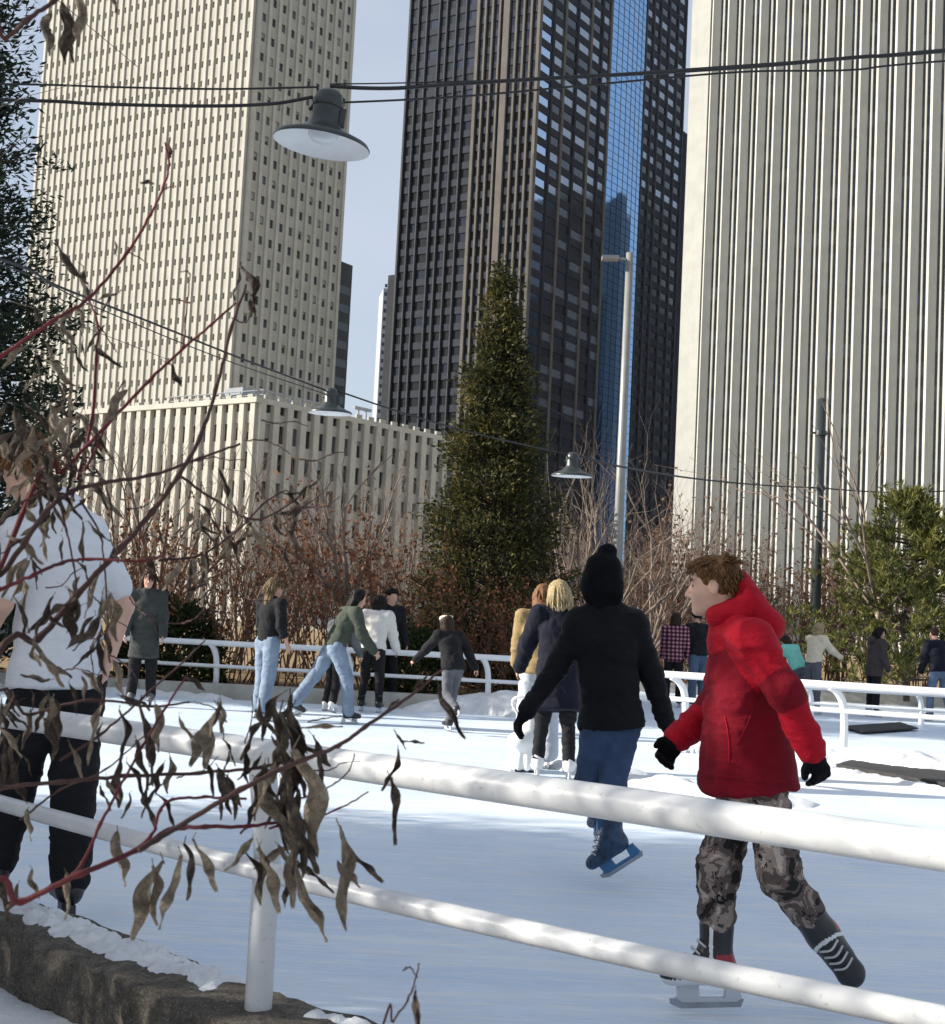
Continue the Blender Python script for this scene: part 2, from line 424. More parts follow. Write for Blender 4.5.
def top_sdf(J, infl=.02, hem=.0, flare=.0, sleeve=1.0, slr=(.066, .056, .046), collar=0.0, k=.05, hempt=None, openn=None):
    """jacket or shirt: hem metres below the pelvis, sleeve 1 full, .5 to the elbow"""
    s = J['H'] / 1.75; S = SDF(); side = J['side']; ax = nrm(J['waist'] - J['pelvis'])
    hp = J['pelvis'] - ax * hem if hempt is None else hempt
    lo = hp - nrm(J['pelvis'] - hp + ax * .01) * .06
    if hem > .02:
        S.econe(lo, J['pelvis'], .145 * s + infl + flare, .142 * s + infl, .112 * s + infl + flare, .105 * s + infl, side, k)
    S.econe(J['pelvis'], J['waist'], .142 * s + infl, .128 * s + infl, .103 * s + infl, .092 * s + infl, side, k)
    S.econe(J['waist'], J['chest'], .128 * s + infl, .145 * s + infl, .092 * s + infl, .105 * s + infl, side, k)
    S.econe(J['chest'], J['neck'], .143 * s + infl, .075 * s + infl * .7, .1 * s + infl, .058 * s + infl * .6, side, k)
    S.plane(hp, -ax if hempt is None else nrm(hp - J['pelvis']))
    for g in 'LR':
        S.cone(J['neck'] - (J['neck'] - J['chest']) * .15, J['sh' + g], .052 * s + infl * .6, .056 * s + infl * .7, .05)
        if sleeve <= .55:
            e = J['sh' + g] + (J['el' + g] - J['sh' + g]) * sleeve * 2
            T = nrm(J['el' + g] - J['sh' + g])
            S.cone(J['sh' + g], e, slr[0] * s + infl * .5, slr[1] * s + infl * .8, .03)
        else:
            S.cone(J['sh' + g], J['el' + g], slr[0] * s + infl * .4, slr[1] * s + infl * .4, .03)
            e = J['el' + g] + (J['wr' + g] - J['el' + g]) * (sleeve - .5) * 2
            S.cone(J['el' + g], e, slr[1] * s + infl * .4, slr[2] * s + infl * .2, .025)
    if collar:
        S.cone(J['neck'] - (J['neck'] - J['chest']) * .1, J['neck'] + (J['head'] - J['neck']) * collar, .078 * s, .07 * s, .02)
    return S
def pants_sdf(J, thigh=(.1, .076), calf=(.074, .064), end=1.0, infl=.006):
    s = J['H'] / 1.75; S = SDF(); ax = nrm(J['waist'] - J['pelvis'])
    S.econe(J['pelvis'] - ax * .03, J['waist'], .15 * s, .13 * s, .11 * s, .095 * s, J['side'], .04)
    S.plane(J['waist'] - ax * .02, ax)
    for g in 'LR':
        S.cone(J['hip' + g], J['kn' + g], thigh[0] * s, thigh[1] * s, .03)
        e = J['kn' + g] + (J['an' + g] - J['kn' + g]) * end
        S.cone(J['kn' + g], e, calf[0] * s, calf[1] * s, .03)
    return S
def skate(J, g, parent, h, boot, blade, holder, s=None, accent=None, lace=0):
    s = J['H'] / 1.75 if s is None else s; a = J['an' + g]; t = nrm(J['toe' + g]); u = nrm(J['fu' + g] - t * np.dot(J['fu' + g], t)); r = np.cross(t, u)
    sh = nrm(J['kn' + g] - a); S = SDF()
    S.cone(a - u * .01 * s, a + sh * .1 * s, .05 * s, .056 * s, .02)
    S.plane(a + sh * .125 * s, sh)
    S.ell(a - u * .04 * s - t * .022 * s, np.array((.042, .048, .047)) * s, np.stack([r, t, u]), .035)
    S.cone(a + t * .012 * s, a - u * .045 * s + t * .075 * s, .044 * s, .04 * s, .04)
    S.econe(a - u * .04 * s, a - u * .058 * s + t * .135 * s, .042 * s, .043 * s, .05 * s, .033 * s, r, .03)
    S.ell(a - u * .055 * s + t * .14 * s, np.array((.042, .045, .034)) * s, np.stack([r, t, u]), .02)
    S.plane(a - u * .083 * s, -u)
    b = sobj('skate_boot', S, h, boot, parent, paint=accent(J, g, a, t, u, r) if accent else None)
    for k in range(lace):
        y = .058 + .020 * k; c = a + t * y * s + u * (.050 - .021 * k) * s
        m = MB(); m.tube(spline([c - r * .034 * s - t * .012 * s - u * .012 * s, c + t * .004 * s + u * .004 * s, c + r * .034 * s - t * .012 * s - u * .012 * s], 4), .0038 * s, 5); m.build('lace', 'lace_grey', b, None, True)
    m = MB(); o = a - u * .083 * s
    def prof(pts, w, mi):
        n = len(pts); vs = [o + t * x * s + u * z * s + r * sg * w for sg in (-1, 1) for x, z in pts]
        m.add(vs, [tuple(range(n)), tuple(range(2 * n - 1, n - 1, -1))] + [(i, n + i, n + (i + 1) % n, (i + 1) % n) for i in range(n)], mi)
    prof([(-.075, .004), (-.085, -.045), (-.03, -.047), (-.035, .004)], .011 * s, 1)
    prof([(.06, .004), (.055, -.046), (.125, -.044), (.13, .004)], .011 * s, 1)
    prof([(-.088, -.044), (-.07, -.056), (.11, -.056), (.135, -.042)], .008 * s, 1)
    prof([(-.095, -.05), (-.085, -.075), (.115, -.077), (.15, -.062), (.152, -.045)], .003 * s, 0)
    m.build('blade', [blade, holder], b); return b
def locks(name, J, n, mats, parent, q, style, seed, length=.06, width=.012):
    """tapered locks of hair over the scalp"""
    rs = random.Random(seed); c = J['head']; f, u, r = J['hf'], J['hu'], J['hr']; m = MB(); got = 0
    while got < n:
        a = rs.uniform(0, 2 * math.pi); z = rs.uniform(-.45, 1); rr = math.sqrt(max(0, 1 - z * z)); x, y = rr * math.cos(a), rr * math.sin(a)
        if y > .42 and z < .45: continue
        if abs(x) > .75 and y > .0 and z < .15: continue
        if style == 'short' and abs(x) > .55 and z < .12 and y > -.35: continue
        if style == 'short' and z < -.3 and y > -.5: continue
        p = c + (r * x * .081 + f * (y * .1 - .012) + u * (z * .09 + .028)) * q
        n_ = nrm(r * x + f * y + u * z)
        if style == 'short': fl = nrm(f * (.7 if y > -.25 else -.2) + u * (-.5 + .5 * (z > .6)) + r * (x * .5 + rs.uniform(-.35, .35)) + n_ * .25)
        else: fl = nrm(-u * 1.0 + n_ * .3 - f * .2 + r * rs.uniform(-.15, .15))
        ln = length * rs.uniform(.6, 1.3) * q; w = width * rs.uniform(.6, 1.2) * q; pts = []; d = fl.copy(); pt = p.copy()
        for i in range(5):
            pts.append(pt.copy()); pt = pt + d * ln / 4
            if style == 'short': d = nrm(d - u * .18 + r * rs.uniform(-.15, .15))
            else: d = nrm(d - u * .35 + rs.uniform(-.1, .1) * r)
            v = pt - c - u * .028 * q; e = np.array([v @ r / .083, v @ f / .102, v @ u / .092]) / q; k = np.linalg.norm(e)
            if k < 1.02 and v @ u > -.06 * q: pt = c + u * .028 * q + v * (1.03 / k)
        m.tube(pts, [w * .55, w, w * .9, w * .6, w * .12], 5, True); got += 1
    return m.build(name, mats, parent, smooth=True)
def hair_sdf(J, q, style):
    f, u, r = J['hf'], J['hu'], J['hr']; c = J['head']; E = np.stack([r, f, u]); at = lambda x, y, z: c + (r * x + f * y + u * z) * q
    S = SDF(); S.ell(at(0, -.016, .032), np.array((.081, .099, .089)) * q, E)
    if style == 'short':
        S.plane(at(0, .05, .035), nrm(f * .8 - u * .55)); S.plane(at(0, 0, -.06), -u)
        S.ell(at(0, .07, .088), np.array((.055, .036, .016)) * q, E, .02)
        for g in (-1, 1): S.ell(at(g * .09, .012, -.03), np.array((.03, .045, .058)) * q, E, .01, 'sub')
    else:
        S.plane(at(0, .045, .04), nrm(f * .95 - u * .2))
        L = {'bob': .13, 'long': .26, 'xlong': .34}[style]
        S.econe(at(0, -.05, 0), at(0, -.085, -L), .086 * q, .075 * q, .06 * q, .03 * q, r, .04)
        for g in (-1, 1): S.cone(at(g * .075, -.015, .0), at(g * .08, -.03, -L * .85), .028 * q, .02 * q, .03)
    return S
PEOPLE = {}
def person(base, J, spec, h=.012):
    """base world point on the ice below the figure; J joints relative to it"""
    root = empty('person', base, spec['label'], 'person'); s = J['H'] / 1.75; q = J.get('q') or (min(1.12, .45 + .55 * s) if s < 1 else s * .98)
    sd = spec.get('seed', 1)
    for g in 'LR':
        J['toe' + g] = nrm(J['toe' + g]); J['fu' + g] = nrm(J['fu' + g] - J['toe' + g] * np.dot(J['fu' + g], J['toe' + g]))
    B = body_sdf(J)
    sobj('body', B, min(h, spec.get('bh', h)), spec.get('skin', 'skin'), root, sm=1)
    if 'top' in spec:
        T = spec['top']; kw = dict(T[1]); S = top_sdf(J, **kw)
        if 'top_extra' in spec: spec['top_extra'](S, J)
        sobj(T[2] if len(T) > 2 else 'jacket', S, h, T[0], root, spec.get('fold', (.010, 4.2)), sd, spec.get('top_paint'), post=spec.get('top_post'))
    if 'pants' in spec:
        T = spec['pants']; sobj('trousers', pants_sdf(J, **T[1]), h, T[0], root, spec.get('pfold', (.008, 4.6, (1, 1, 2.4))), sd + 5, spec.get('p_paint'))
    if 'hood' in spec:
        S = SDF(); spec['hood'][1](S, J); sobj('hood', S, h, spec['hood'][0], root, (.006, 4), sd + 2)
    if 'hat' in spec:
        S = SDF(); spec['hat'][1](S, J, q); sobj('hat', S, h, spec['hat'][0], root, (.003, 9), sd + 3)
    if 'hair' in spec:
        hm, st = spec['hair'][:2]; S = hair_sdf(J, q, st)
        hr = sobj('hair', S, min(h, .009), hm, root, (.006, 9, (2.2, 2.2, .5)), sd + 4)
        n = spec['hair'][2] if len(spec['hair']) > 2 else 0
        if n: locks('hair_locks', J, n, hm, hr, q, 'short' if st == 'short' else 'long', sd, *(spec['hair'][3] if len(spec['hair']) > 3 else ()))
    if 'gloves' in spec:
        for g in 'LR':
            S = SDF(); add_hand(S, J['wr' + g], J.get('hd' + g, J['wr' + g] - J['el' + g]), J['pn' + g], s, -1 if g == 'L' else 1, J.get('curl', 28), .005, .01)
            d = nrm(J['wr' + g] - J['el' + g]); S.cone(J['wr' + g] - d * .04, J['wr' + g] + d * .03, .037 * s, .036 * s, .01)
            sobj('glove', S, min(h, .007), spec['gloves'], root)
    sk = spec.get('skate', ('boot_black', 'steel', 'holder_white'))
    for g in 'LR': skate(J, g, root, max(h * .8, .006), sk[0], sk[1], sk[2], spec.get('sk_size', s * 1.03), spec.get('sk_accent'), spec.get('lace', 0))
    return root
# ------------------------------------------------------------------ materials of the setting
def make_ice():
    t = NT('ice'); co = t.coords()
    pt = t.noise(co, .45, 6, .6, .8); fine = t.noise(t.coords(scale=(1, 4, 1)), 3.0, 6, .7, 1.2)
    out = t.ramp(pt, [(.36, (.55, .68, .84)), (.64, (.72, .82, .92))]); h = None
    for rot, sc, dist, lo, hi, w in ((8, (.5, 9, 1), 2.6, .52, .58, .55), (-17, (.5, 14, 1), 3.0, .56, .61, .5), (38, (.6, 12, 1), 3.4, .57, .61, .5), (3, (.25, 5, 1), .8, .50, .64, .5)):
        tc = t.n('TexCoord'); mp = t.n('Mapping'); mp.inputs['Scale'].default_value = sc; mp.inputs['Rotation'].default_value = (0, 0, R(rot)); t.l(tc.outputs['Object'], mp.inputs[0])
        n = t.noise(mp.outputs[0], 2.4, 5, .62, dist); k = t.ramp(n, [(lo, (0, 0, 0)), (hi, (w,) * 3)]); out = t.mix(k, out, [.87, .89, .90])
        if h is None: h = k
        else: ad = t.n('Math', operation='ADD'); t.l(h, ad.inputs[0]); t.l(k, ad.inputs[1]); h = ad.outputs[0]
    t.base(out); t.l(t.ramp(fine, [(.3, (.28,) * 3), (.7, (.6,) * 3)]), t.b.inputs['Roughness'])
    ad = t.n('Math', operation='ADD'); t.l(h, ad.inputs[0]); t.l(t.noise(co, 36, 6, .75), ad.inputs[1])
    t.bump(ad.outputs[0], .4, .012); t.b.inputs['Specular IOR Level'].default_value = .35
make_ice()
def make_snow():
    t = NT('snow'); co = t.coords(); t.base(t.ramp(t.noise(co, 3, 6, .65), [(.3, (.66, .68, .70)), (.7, (.83, .83, .83))]))
    t.set(.75); t.b.inputs['Subsurface Weight'].default_value = .0
    t.bump(t.noise(co, 28, 6, .7), .6, .03)
make_snow()
def make_concrete():
    t = NT('old_concrete'); co = t.coords()
    a = t.ramp(t.noise(co, 5.5, 8, .75, .8), [(.3, (.06, .048, .036)), (.5, (.16, .135, .105)), (.7, (.30, .265, .215))])
    a = t.mix(t.ramp(t.noise(co, 38, 6, .8), [(.48, (0, 0, 0)), (.62, (.8,) * 3)]), a, [.05, .042, .034])
    t.base(t.mix(t.ramp(t.noise(co, 90, 3, .7), [(.56, (0, 0, 0)), (.66, (.6,) * 3)]), a, [.42, .39, .34])); t.set(.88)
    t.bump(t.noise(co, 45, 9, .8), 1.0, .03)
make_concrete()
simple('grey_kerb', '#a9a59c', .85, .2, 3, .5, 25, .01)
simple('far_ground', '#8d8674', .95, .35, .25, .6, 6, .05)
def make_mulch():
    t = NT('mulch'); co = t.coords()
    t.base(t.ramp(t.noise(co, 9, 8, .8), [(.3, lin('#4a3a2a')), (.5, lin('#8f7650')), (.68, lin('#c4ab7c'))])); t.set(.95)
    t.bump(t.noise(co, 22, 6, .8), 1, .06)
make_mulch()
def make_paint():
    t = NT('rail_paint'); co = t.coords()
    n1 = t.noise(co, 3, 5, .6); n2 = t.noise(co, 45, 4, .7)
    a = t.ramp(n1, [(.35, (.55, .56, .57)), (.65, (.66, .66, .65))])
    t.base(t.mix(t.ramp(n2, [(.62, (0, 0, 0)), (.70, (.6,) * 3)]), a, [.33, .31, .27])); t.set(.38)
    t.bump(t.noise(co, 60, 3), .12, .003)
make_paint()
simple('rubber_mat', (.02, .019, .019), .8, .4, 5, .5, 40, .006)
simple('far_paint', (.78, .79, .80), .45, .06, 2)
simple('dark_green_metal', (.028, .035, .034), .35, .2, 8)
simple('lamp_inside', (.72, .73, .74), .5, .06, 8)
simple('lamp_glass', (.66, .68, .7), .3, .05, 8)
simple('pole_grey', (.24, .24, .225), .45, .12, 4, metal=.2)
simple('cable', (.018, .018, .02), .6, .2)
simple('tank_white', (.78, .78, .77), .4, .06, 5)

# ------------------------------------------------------------------ ground, ice, kerbs
KI = [G(x, y, .1) for x, y in ((-40, 876), (0, 890), (150, 940), (250, 983), (388, 1024))]
KO = [G(x, y, .1) for x, y in ((-40, 912), (0, 928), (95, 968), (190, 1008), (258, 1038))]
def ext(pts, a, b):
    pts = [np.asarray(p) for p in pts]; d0 = nrm(pts[0] - pts[1]); d1 = nrm(pts[-1] - pts[-2])
    return [pts[0] + d0 * a] + pts + [pts[-1] + d1 * b]
KIe, KOe = ext(KI, 6, 4.6), ext(KO, 6, 4.2)
m = MB(); m.quad((-900, -300, -.13), (900, -300, -.13), (900, 1500, -.13), (-900, 1500, -.13))
tag(m.build('ground', 'far_ground'), kind='structure')
near = [(p[0] * .6 + q[0] * .4, p[1] * .6 + q[1] * .4) for p, q in zip(KIe, KOe)]
m = MB(); poly = near + [(17, near[-1][1]), (17, 33), (-17, 33), (-17, near[0][1])]
m.add([(x, y, 0) for x, y in poly], [tuple(range(len(poly)))])
tag(m.build('ice', 'ice'), kind='structure')
# snow lying outside the kerb, where the camera stands
def sheet(name, x0, x1, y0, y1, z, step, amp, mat_, seed, fr=1.0, clip=None):
    nx, ny = int((x1 - x0) / step) + 1, int((y1 - y0) / step) + 1
    X, Y = np.meshgrid(np.linspace(x0, x1, nx), np.linspace(y0, y1, ny), indexing='ij')
    p = np.stack([X.ravel(), Y.ravel(), np.zeros(nx * ny)], 1); Z = z + amp * fnoise(p * fr, seed, 4)
    if clip is not None: Z = clip(p, Z)
    p[:, 2] = Z; i = np.arange(nx * ny).reshape(nx, ny)
    q = np.stack([i[:-1, :-1], i[1:, :-1], i[1:, 1:], i[:-1, 1:]], -1).reshape(-1, 4)
    return new_obj(name, mesh_np(name, p, q, [mat_], None, True))
def outside(p, Z):
    ko = np.array(KOe); yk = np.interp(p[:, 0], ko[:, 0], ko[:, 1]); return np.where(p[:, 1] > yk + .1, -.3, Z)
tag(sheet('snow_ground', -9, 3, -2, 7.5, -.10, .06, .022, 'snow', 3, .5, outside), kind='structure')
# the near kerb: a worn concrete edge
def kerb(name, inner, outer, ztop, zbot, mat_, seed, n=14, rough=.012):
    A = np.array(spline(inner, n)); B = np.array(spline(outer, n)); K = 7; V = []; Fc = []
    for i, (a, b) in enumerate(zip(A, B)):
        d = b - a; d[2] = 0; w = np.linalg.norm(d[:2]); d /= w
        row = [a + d * -.0 + (0, 0, zbot - ztop), a + (0, 0, -.012), a + d * .02] + [a + d * w * t for t in (.2, .4, .6, .8)] + [a + d * (w - .015), a + d * w + (0, 0, -.015)]
        row += [a + d * (w + .004) + (0, 0, (zbot - ztop) * t) for t in (.2, .4, .6, .8, 1.0)]
        V += [np.array([r_[0], r_[1], r_[2]]) for r_ in row]; K = len(row)
    V = np.array(V); N = fnoise(V * 5.5, seed, 4); V[:, 2] += rough * .8 * N * (V[:, 2] > zbot + .01)
    V[:, 0] += rough * fnoise(V * 7 + 9, seed + 1, 4); V[:, 1] += rough * fnoise(V * 7 + 5, seed + 2, 4)
    m = len(A); i = np.arange(m * K).reshape(m, K)
    q = np.stack([i[:-1, :-1], i[:-1, 1:], i[1:, 1:], i[1:, :-1]], -1).reshape(-1, 4)
    return new_obj(name, mesh_np(name, V, q, [mat_], None, True))
tag(kerb('kerb', KIe, KOe, .1, -.16, 'old_concrete', 11, 26, .011), kind='structure')
# crusted snow left along the kerb
def snow_mound(name, path, width, height, seed, step=.012, rough=1.0, z0=None):
    A = np.array(spline(path, 40)); L = np.concatenate([[0], np.cumsum(np.linalg.norm(np.diff(A, axis=0), axis=1))])
    n = max(8, int(L[-1] / step)); t = np.linspace(0, L[-1], n); C = np.stack([np.interp(t, L, A[:, i]) for i in range(3)], 1)
    T = np.gradient(C, axis=0); T[:, 2] = 0; T /= np.linalg.norm(T, axis=1)[:, None]; S = np.stack([-T[:, 1], T[:, 0], 0 * T[:, 0]], 1)
    K = max(9, int(width * 2 / step)); v = np.linspace(-1, 1, K); V = np.zeros((n, K, 3)); en = np.minimum(1, np.minimum(t, L[-1] - t) / (width * 1.2)) ** .6
    wv = width * (1 + .35 * fnoise(C * .35 / max(width, .1), seed, 2) + .10 * fnoise(C * 9, seed + 7, 3))
    for j, x in enumerate(v): V[:, j] = C + S * (x * wv)[:, None]
    P_ = V.reshape(-1, 3); nz = fnoise(P_ * 1.6 / max(height, .03) * .12, seed + 1, 4); lump = fnoise(P_ * 13, seed + 2, 4)
    prof = np.repeat(((1 - v ** 2) ** .7)[None], n, 0) * en[:, None]
    Z = height * prof.ravel() * (1 + .35 * nz) + rough * .012 * lump * prof.ravel() ** .5 - .012
    P_[:, 2] += Z; i = np.arange(n * K).reshape(n, K); q = np.stack([i[:-1, :-1], i[1:, :-1], i[1:, 1:], i[:-1, 1:]], -1).reshape(-1, 4)[:, ::-1]
    return new_obj(name, mesh_np(name, P_, q, ['snow'], None, True))
tag(snow_mound('kerb_snow', [G(x, y, .1) for x, y in ((-30, 893), (30, 912), (90, 936), (160, 962), (236, 988))], .105, .032, 21, rough=1.3), 'crusted lumpy snow lying along the near concrete kerb', 'snow', kind='stuff')
tag(snow_mound('kerb_snow', [G(x, y, .1) for x, y in ((300, 1012), (350, 1022), (400, 1036))], .05, .02, 22, rough=1.0), 'thin strip of snow on the kerb right of the white post', 'snow', kind='stuff')
# far planting beds with their kerbs
BED_L = [(-24, 21.9), (1.6, 21.2), (1.9, 31.6), (30, 29.5), (60, 120), (-60, 120)]
m = MB(); m.prism(BED_L, -.1, .14); tag(m.build('planting_bed', 'mulch'), kind='structure')
m = MB(); m.obox((-24, 21.62, -.02), (25.7, -.7, 0), (0, .27, 0), (0, 0, .24)); m.obox((2.1, 31.3, -.02), (28, -2.1, 0), (0, .27, 0), (0, 0, .24))
tag(m.build('kerb', 'grey_kerb'), kind='structure')
snow_spots = [([(-.9, 21.0, 0), (.2, 20.9, 0), (1.6, 20.5, 0)], .5, .26, 31), ([(-9, 21.3, 0), (-6, 21.2, 0), (-3.4, 21.1, 0)], .25, .10, 32)]
for i, (pth, w, hh, sd) in enumerate(snow_spots):
    tag(snow_mound('snow_bank', pth, w, hh, sd, .05, .5), ['shaded snow bank heaped under the far rail beside the conifer', 'low snow ridge at the foot of the far rail on the left'][i], 'snow bank', kind='stuff')
for pth, w, hh, sd, lb in (
    ([P(655, 712, 16.2), P(740, 716, 16.0), P(850, 726, 15.4), P(945, 738, 14.8), P(1050, 752, 14.2)], .45, .20, 41, 'long snow ridge in front of the right hand railing'),
    ([G(800, 766), G(840, 772), G(900, 783), G(960, 794), G(1040, 806)], .2, .045, 42, 'snow ridge along the near edge of the black rubber mat'),
    ([G(555, 764), G(600, 774), G(660, 786), G(730, 797), G(820, 806)], .26, .09, 43, 'snow ridge on the ice behind the boy in red')):
    pth = [np.array([p[0], p[1], 0.0]) for p in pth]
    tag(snow_mound('snow_ridge', pth, w, hh, sd, .025, .35), lb, 'snow', kind='stuff')
def churned():
    c = [G(x, y) for x, y in ((700, 742), (960, 752), (960, 800), (640, 790))]
    x0, x1 = min(p[0] for p in c), max(p[0] for p in c) + 1; y0, y1 = min(p[1] for p in c), max(p[1] for p in c)
    def fade(p, Z):
        e = np.minimum(np.minimum(p[:, 0] - x0, x1 - p[:, 0]) / 1.0, np.minimum(p[:, 1] - y0, y1 - p[:, 1]) / .8); return np.where(e > 0, Z * 1, Z) - .05 * (1 - np.clip(e, 0, 1))
    o = sheet('churned_snow', x0, x1, y0, y1, .004, .05, .012, 'snow', 51, .8, fade); tag(o, 'trampled snow spread over the ice behind the boy', 'snow', kind='stuff')
churned()
mp = [G(836, 768, .02), G(868, 759, .02), G(960, 764, .02), G(1010, 770, .02), G(1010, 800, .02), G(960, 790, .02)]
m = MB(); m.prism([(p[0], p[1]) for p in mp], .03, .062)
tag(m.build('rubber_mat', 'rubber_mat'), 'flat black rubber mat on the snow at the right edge', 'mat')
mp = [G(842, 729), G(900, 725), G(918, 731), G(862, 735)]
m = MB(); m.prism([(p[0], p[1]) for p in mp], .03, .05)
tag(m.build('rubber_mat', 'rubber_mat'), 'small dark mat lying at the foot of the right railing', 'mat')

# ------------------------------------------------------------------ railings
def near_rail():
    z1, z2 = .89, .529
    tp = [G(x, y, z1) for x, y in ((75, 726), (348, 764), (470, 782), (709, 819), (945, 850))]
    lp = [G(x, y, z2) for x, y in ((15, 807), (214, 860), (348, 891), (475, 920), (709, 973), (945, 1020))]
    def fit(pts):
        p = np.array(pts); c = np.polyfit(p[:, 0], p[:, 1], 2); return lambda x: np.polyval(c, x)
    ft, fl = fit(tp), fit(lp)
    base = G(258, 1009, .1); root = empty('railing', base, 'near white pipe railing with two rails running across the foreground', 'railing')
    xs = np.linspace(-3.4, 1.9, 60)
    for nm, f, z, r_ in (('top_rail', ft, z1, .042), ('lower_rail', fl, z2, .03)):
        m = MB(); m.tube([(x, f(x), z) for x in xs], r_, 20); m.build(nm, 'rail_paint', root, base, True)
    for px in (base[0], base[0] - 2.1, base[0] + 2.15):
        yl, yt = fl(px), ft(px); by = yl + (base[1] - fl(base[0]))
        m = MB(); m.tube(spline([(px, by, .06), (px, by, .40), (px, by + .0, .56), (px - .005, (by + yt) / 2, .74), (px - .01, yt, .875)], 6), .042, 18)
        m.build('post', 'rail_paint', root, base, True)
near_rail()
def far_rail(a, b, ztop, zlow, posts, label, bend, zb=.1):
    a, b = np.array(a), np.array(b); base = np.array([a[0], a[1], zb]); root = empty('railing', base, label, 'railing')
    m = MB(); m.tube([np.array([*(a + (b - a) * t), ztop]) for t in np.linspace(0, 1, 12)], .045, 10); m.build('top_rail', 'far_paint', root, base, True)
    bv = np.array(bend); m = MB(); m.tube([np.array([*(a + (b - a) * t), zlow]) - np.array([bv[0], bv[1], 0]) * .75 for t in np.linspace(0, 1, 12)], .03, 10); m.build('lower_rail', 'far_paint', root, base, True)
    for t in posts:
        q = a + (b - a) * t - bv; m = MB()
        m.tube(spline([(q[0], q[1], zb), (q[0], q[1], zlow * .75), (q[0] + bv[0] * .15, q[1] + bv[1] * .15, zlow + (ztop - zlow) * .35), (q[0] + bv[0] * .55, q[1] + bv[1] * .55, zlow + (ztop - zlow) * .75), (q[0] + bv[0], q[1] + bv[1], ztop - .02)], 5), .045, 10)
        m.build('post', 'far_paint', root, base, True)
A0, A1 = P(-60, 629, 22.0), P(600, 664, 20.6)
far_rail(A0[:2], A1[:2], .82, .47, [.02 + .203 * i for i in range(5)], 'far white two bar railing in front of the conifer and shrubs', (-.10, -.10), .2)
B0, B1 = P(640, 670, 17.6), P(1060, 697, 15.4)
far_rail(B0[:2], B1[:2], .80, .50, [.085, .485, .885], 'white two bar railing with curved posts behind the boy in red', (-.2, -.06), .0)
C0, C1 = P(780, 690, 24.0), P(1060, 702, 23.0)
far_rail(C0[:2], C1[:2], .52, .25, [.1, .5, .9], 'low white railing beyond the curved post railing on the right', (-.1, -.06), .0)

# ------------------------------------------------------------------ towers
def make_stone(name, a, b, c, rough=.8, sc=.35, panel=(1.5, 3.6)):
    t = NT(name); co = t.coords(); f = t.noise(co, sc, 4, .6)
    base = t.ramp(f, [(.35, a), (.65, b)])
    v = t.noise(t.coords(scale=(1, 1, .12)), 1.3, 4, .7)
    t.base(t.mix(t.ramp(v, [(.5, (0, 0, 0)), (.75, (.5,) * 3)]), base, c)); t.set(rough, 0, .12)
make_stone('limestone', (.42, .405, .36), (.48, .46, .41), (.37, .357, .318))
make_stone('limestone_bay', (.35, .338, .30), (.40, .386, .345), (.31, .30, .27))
make_stone('white_granite', (.40, .40, .372), (.45, .448, .415), (.35, .35, .325))
make_stone('dark_granite', (.036, .038, .046), (.046, .048, .056), (.028, .03, .038), .85)
make_stone('pink_granite', (.12, .11, .102), (.15, .138, .126), (.09, .084, .08), .85)
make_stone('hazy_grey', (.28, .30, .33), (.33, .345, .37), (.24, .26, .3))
make_stone('slate_grey', (.06, .064, .072), (.075, .08, .088), (.05, .054, .062))
def glass(name, c, rough=.12, metal=0.0, spec=.6):
    t = NT(name); t.base(c); t.set(rough, metal, spec); t.bump(t.noise(t.coords(), .5, 3), .08, .05)
glass('glass_dark', (.022, .025, .03)); glass('glass_mid', (.07, .078, .09), .25); glass('glass_blind', (.28, .28, .27), .6, 0, .3)
glass('glass_mirror', (.42, .54, .70), .05, .95); glass('glass_blue', (.24, .43, .68), .05, .95); make_stone('black_granite', (.036, .041, .053), (.046, .051, .065), (.028, .033, .045), .85); glass('glass_tint', (.05, .06, .085), .08, .35); glass('glass_pale', (.30, .33, .38), .12, .75)
def horiz(x0, y0):                  # unit direction in plan at angle (degrees to the right of straight ahead)
    return None
def dirn(deg): a = R(deg); return np.array([math.sin(a), math.cos(a), 0.0])
TL, TR = dirn(-57), dirn(33)
def hx(px, D): return np.array([*(G(px, 612 + .05 * (px - 250), 1.3001)[:0]), *[(px - CX) / F_PX * D, D], 0.0])
def reach(O, d, px):                # how far along d until the horizon column px is met
    k = (px - CX) / F_PX; return (k * O[1] - O[0]) / (d[0] - k * d[1])
def topz(px, py, Y): return float(P(px, py, Y)[2])

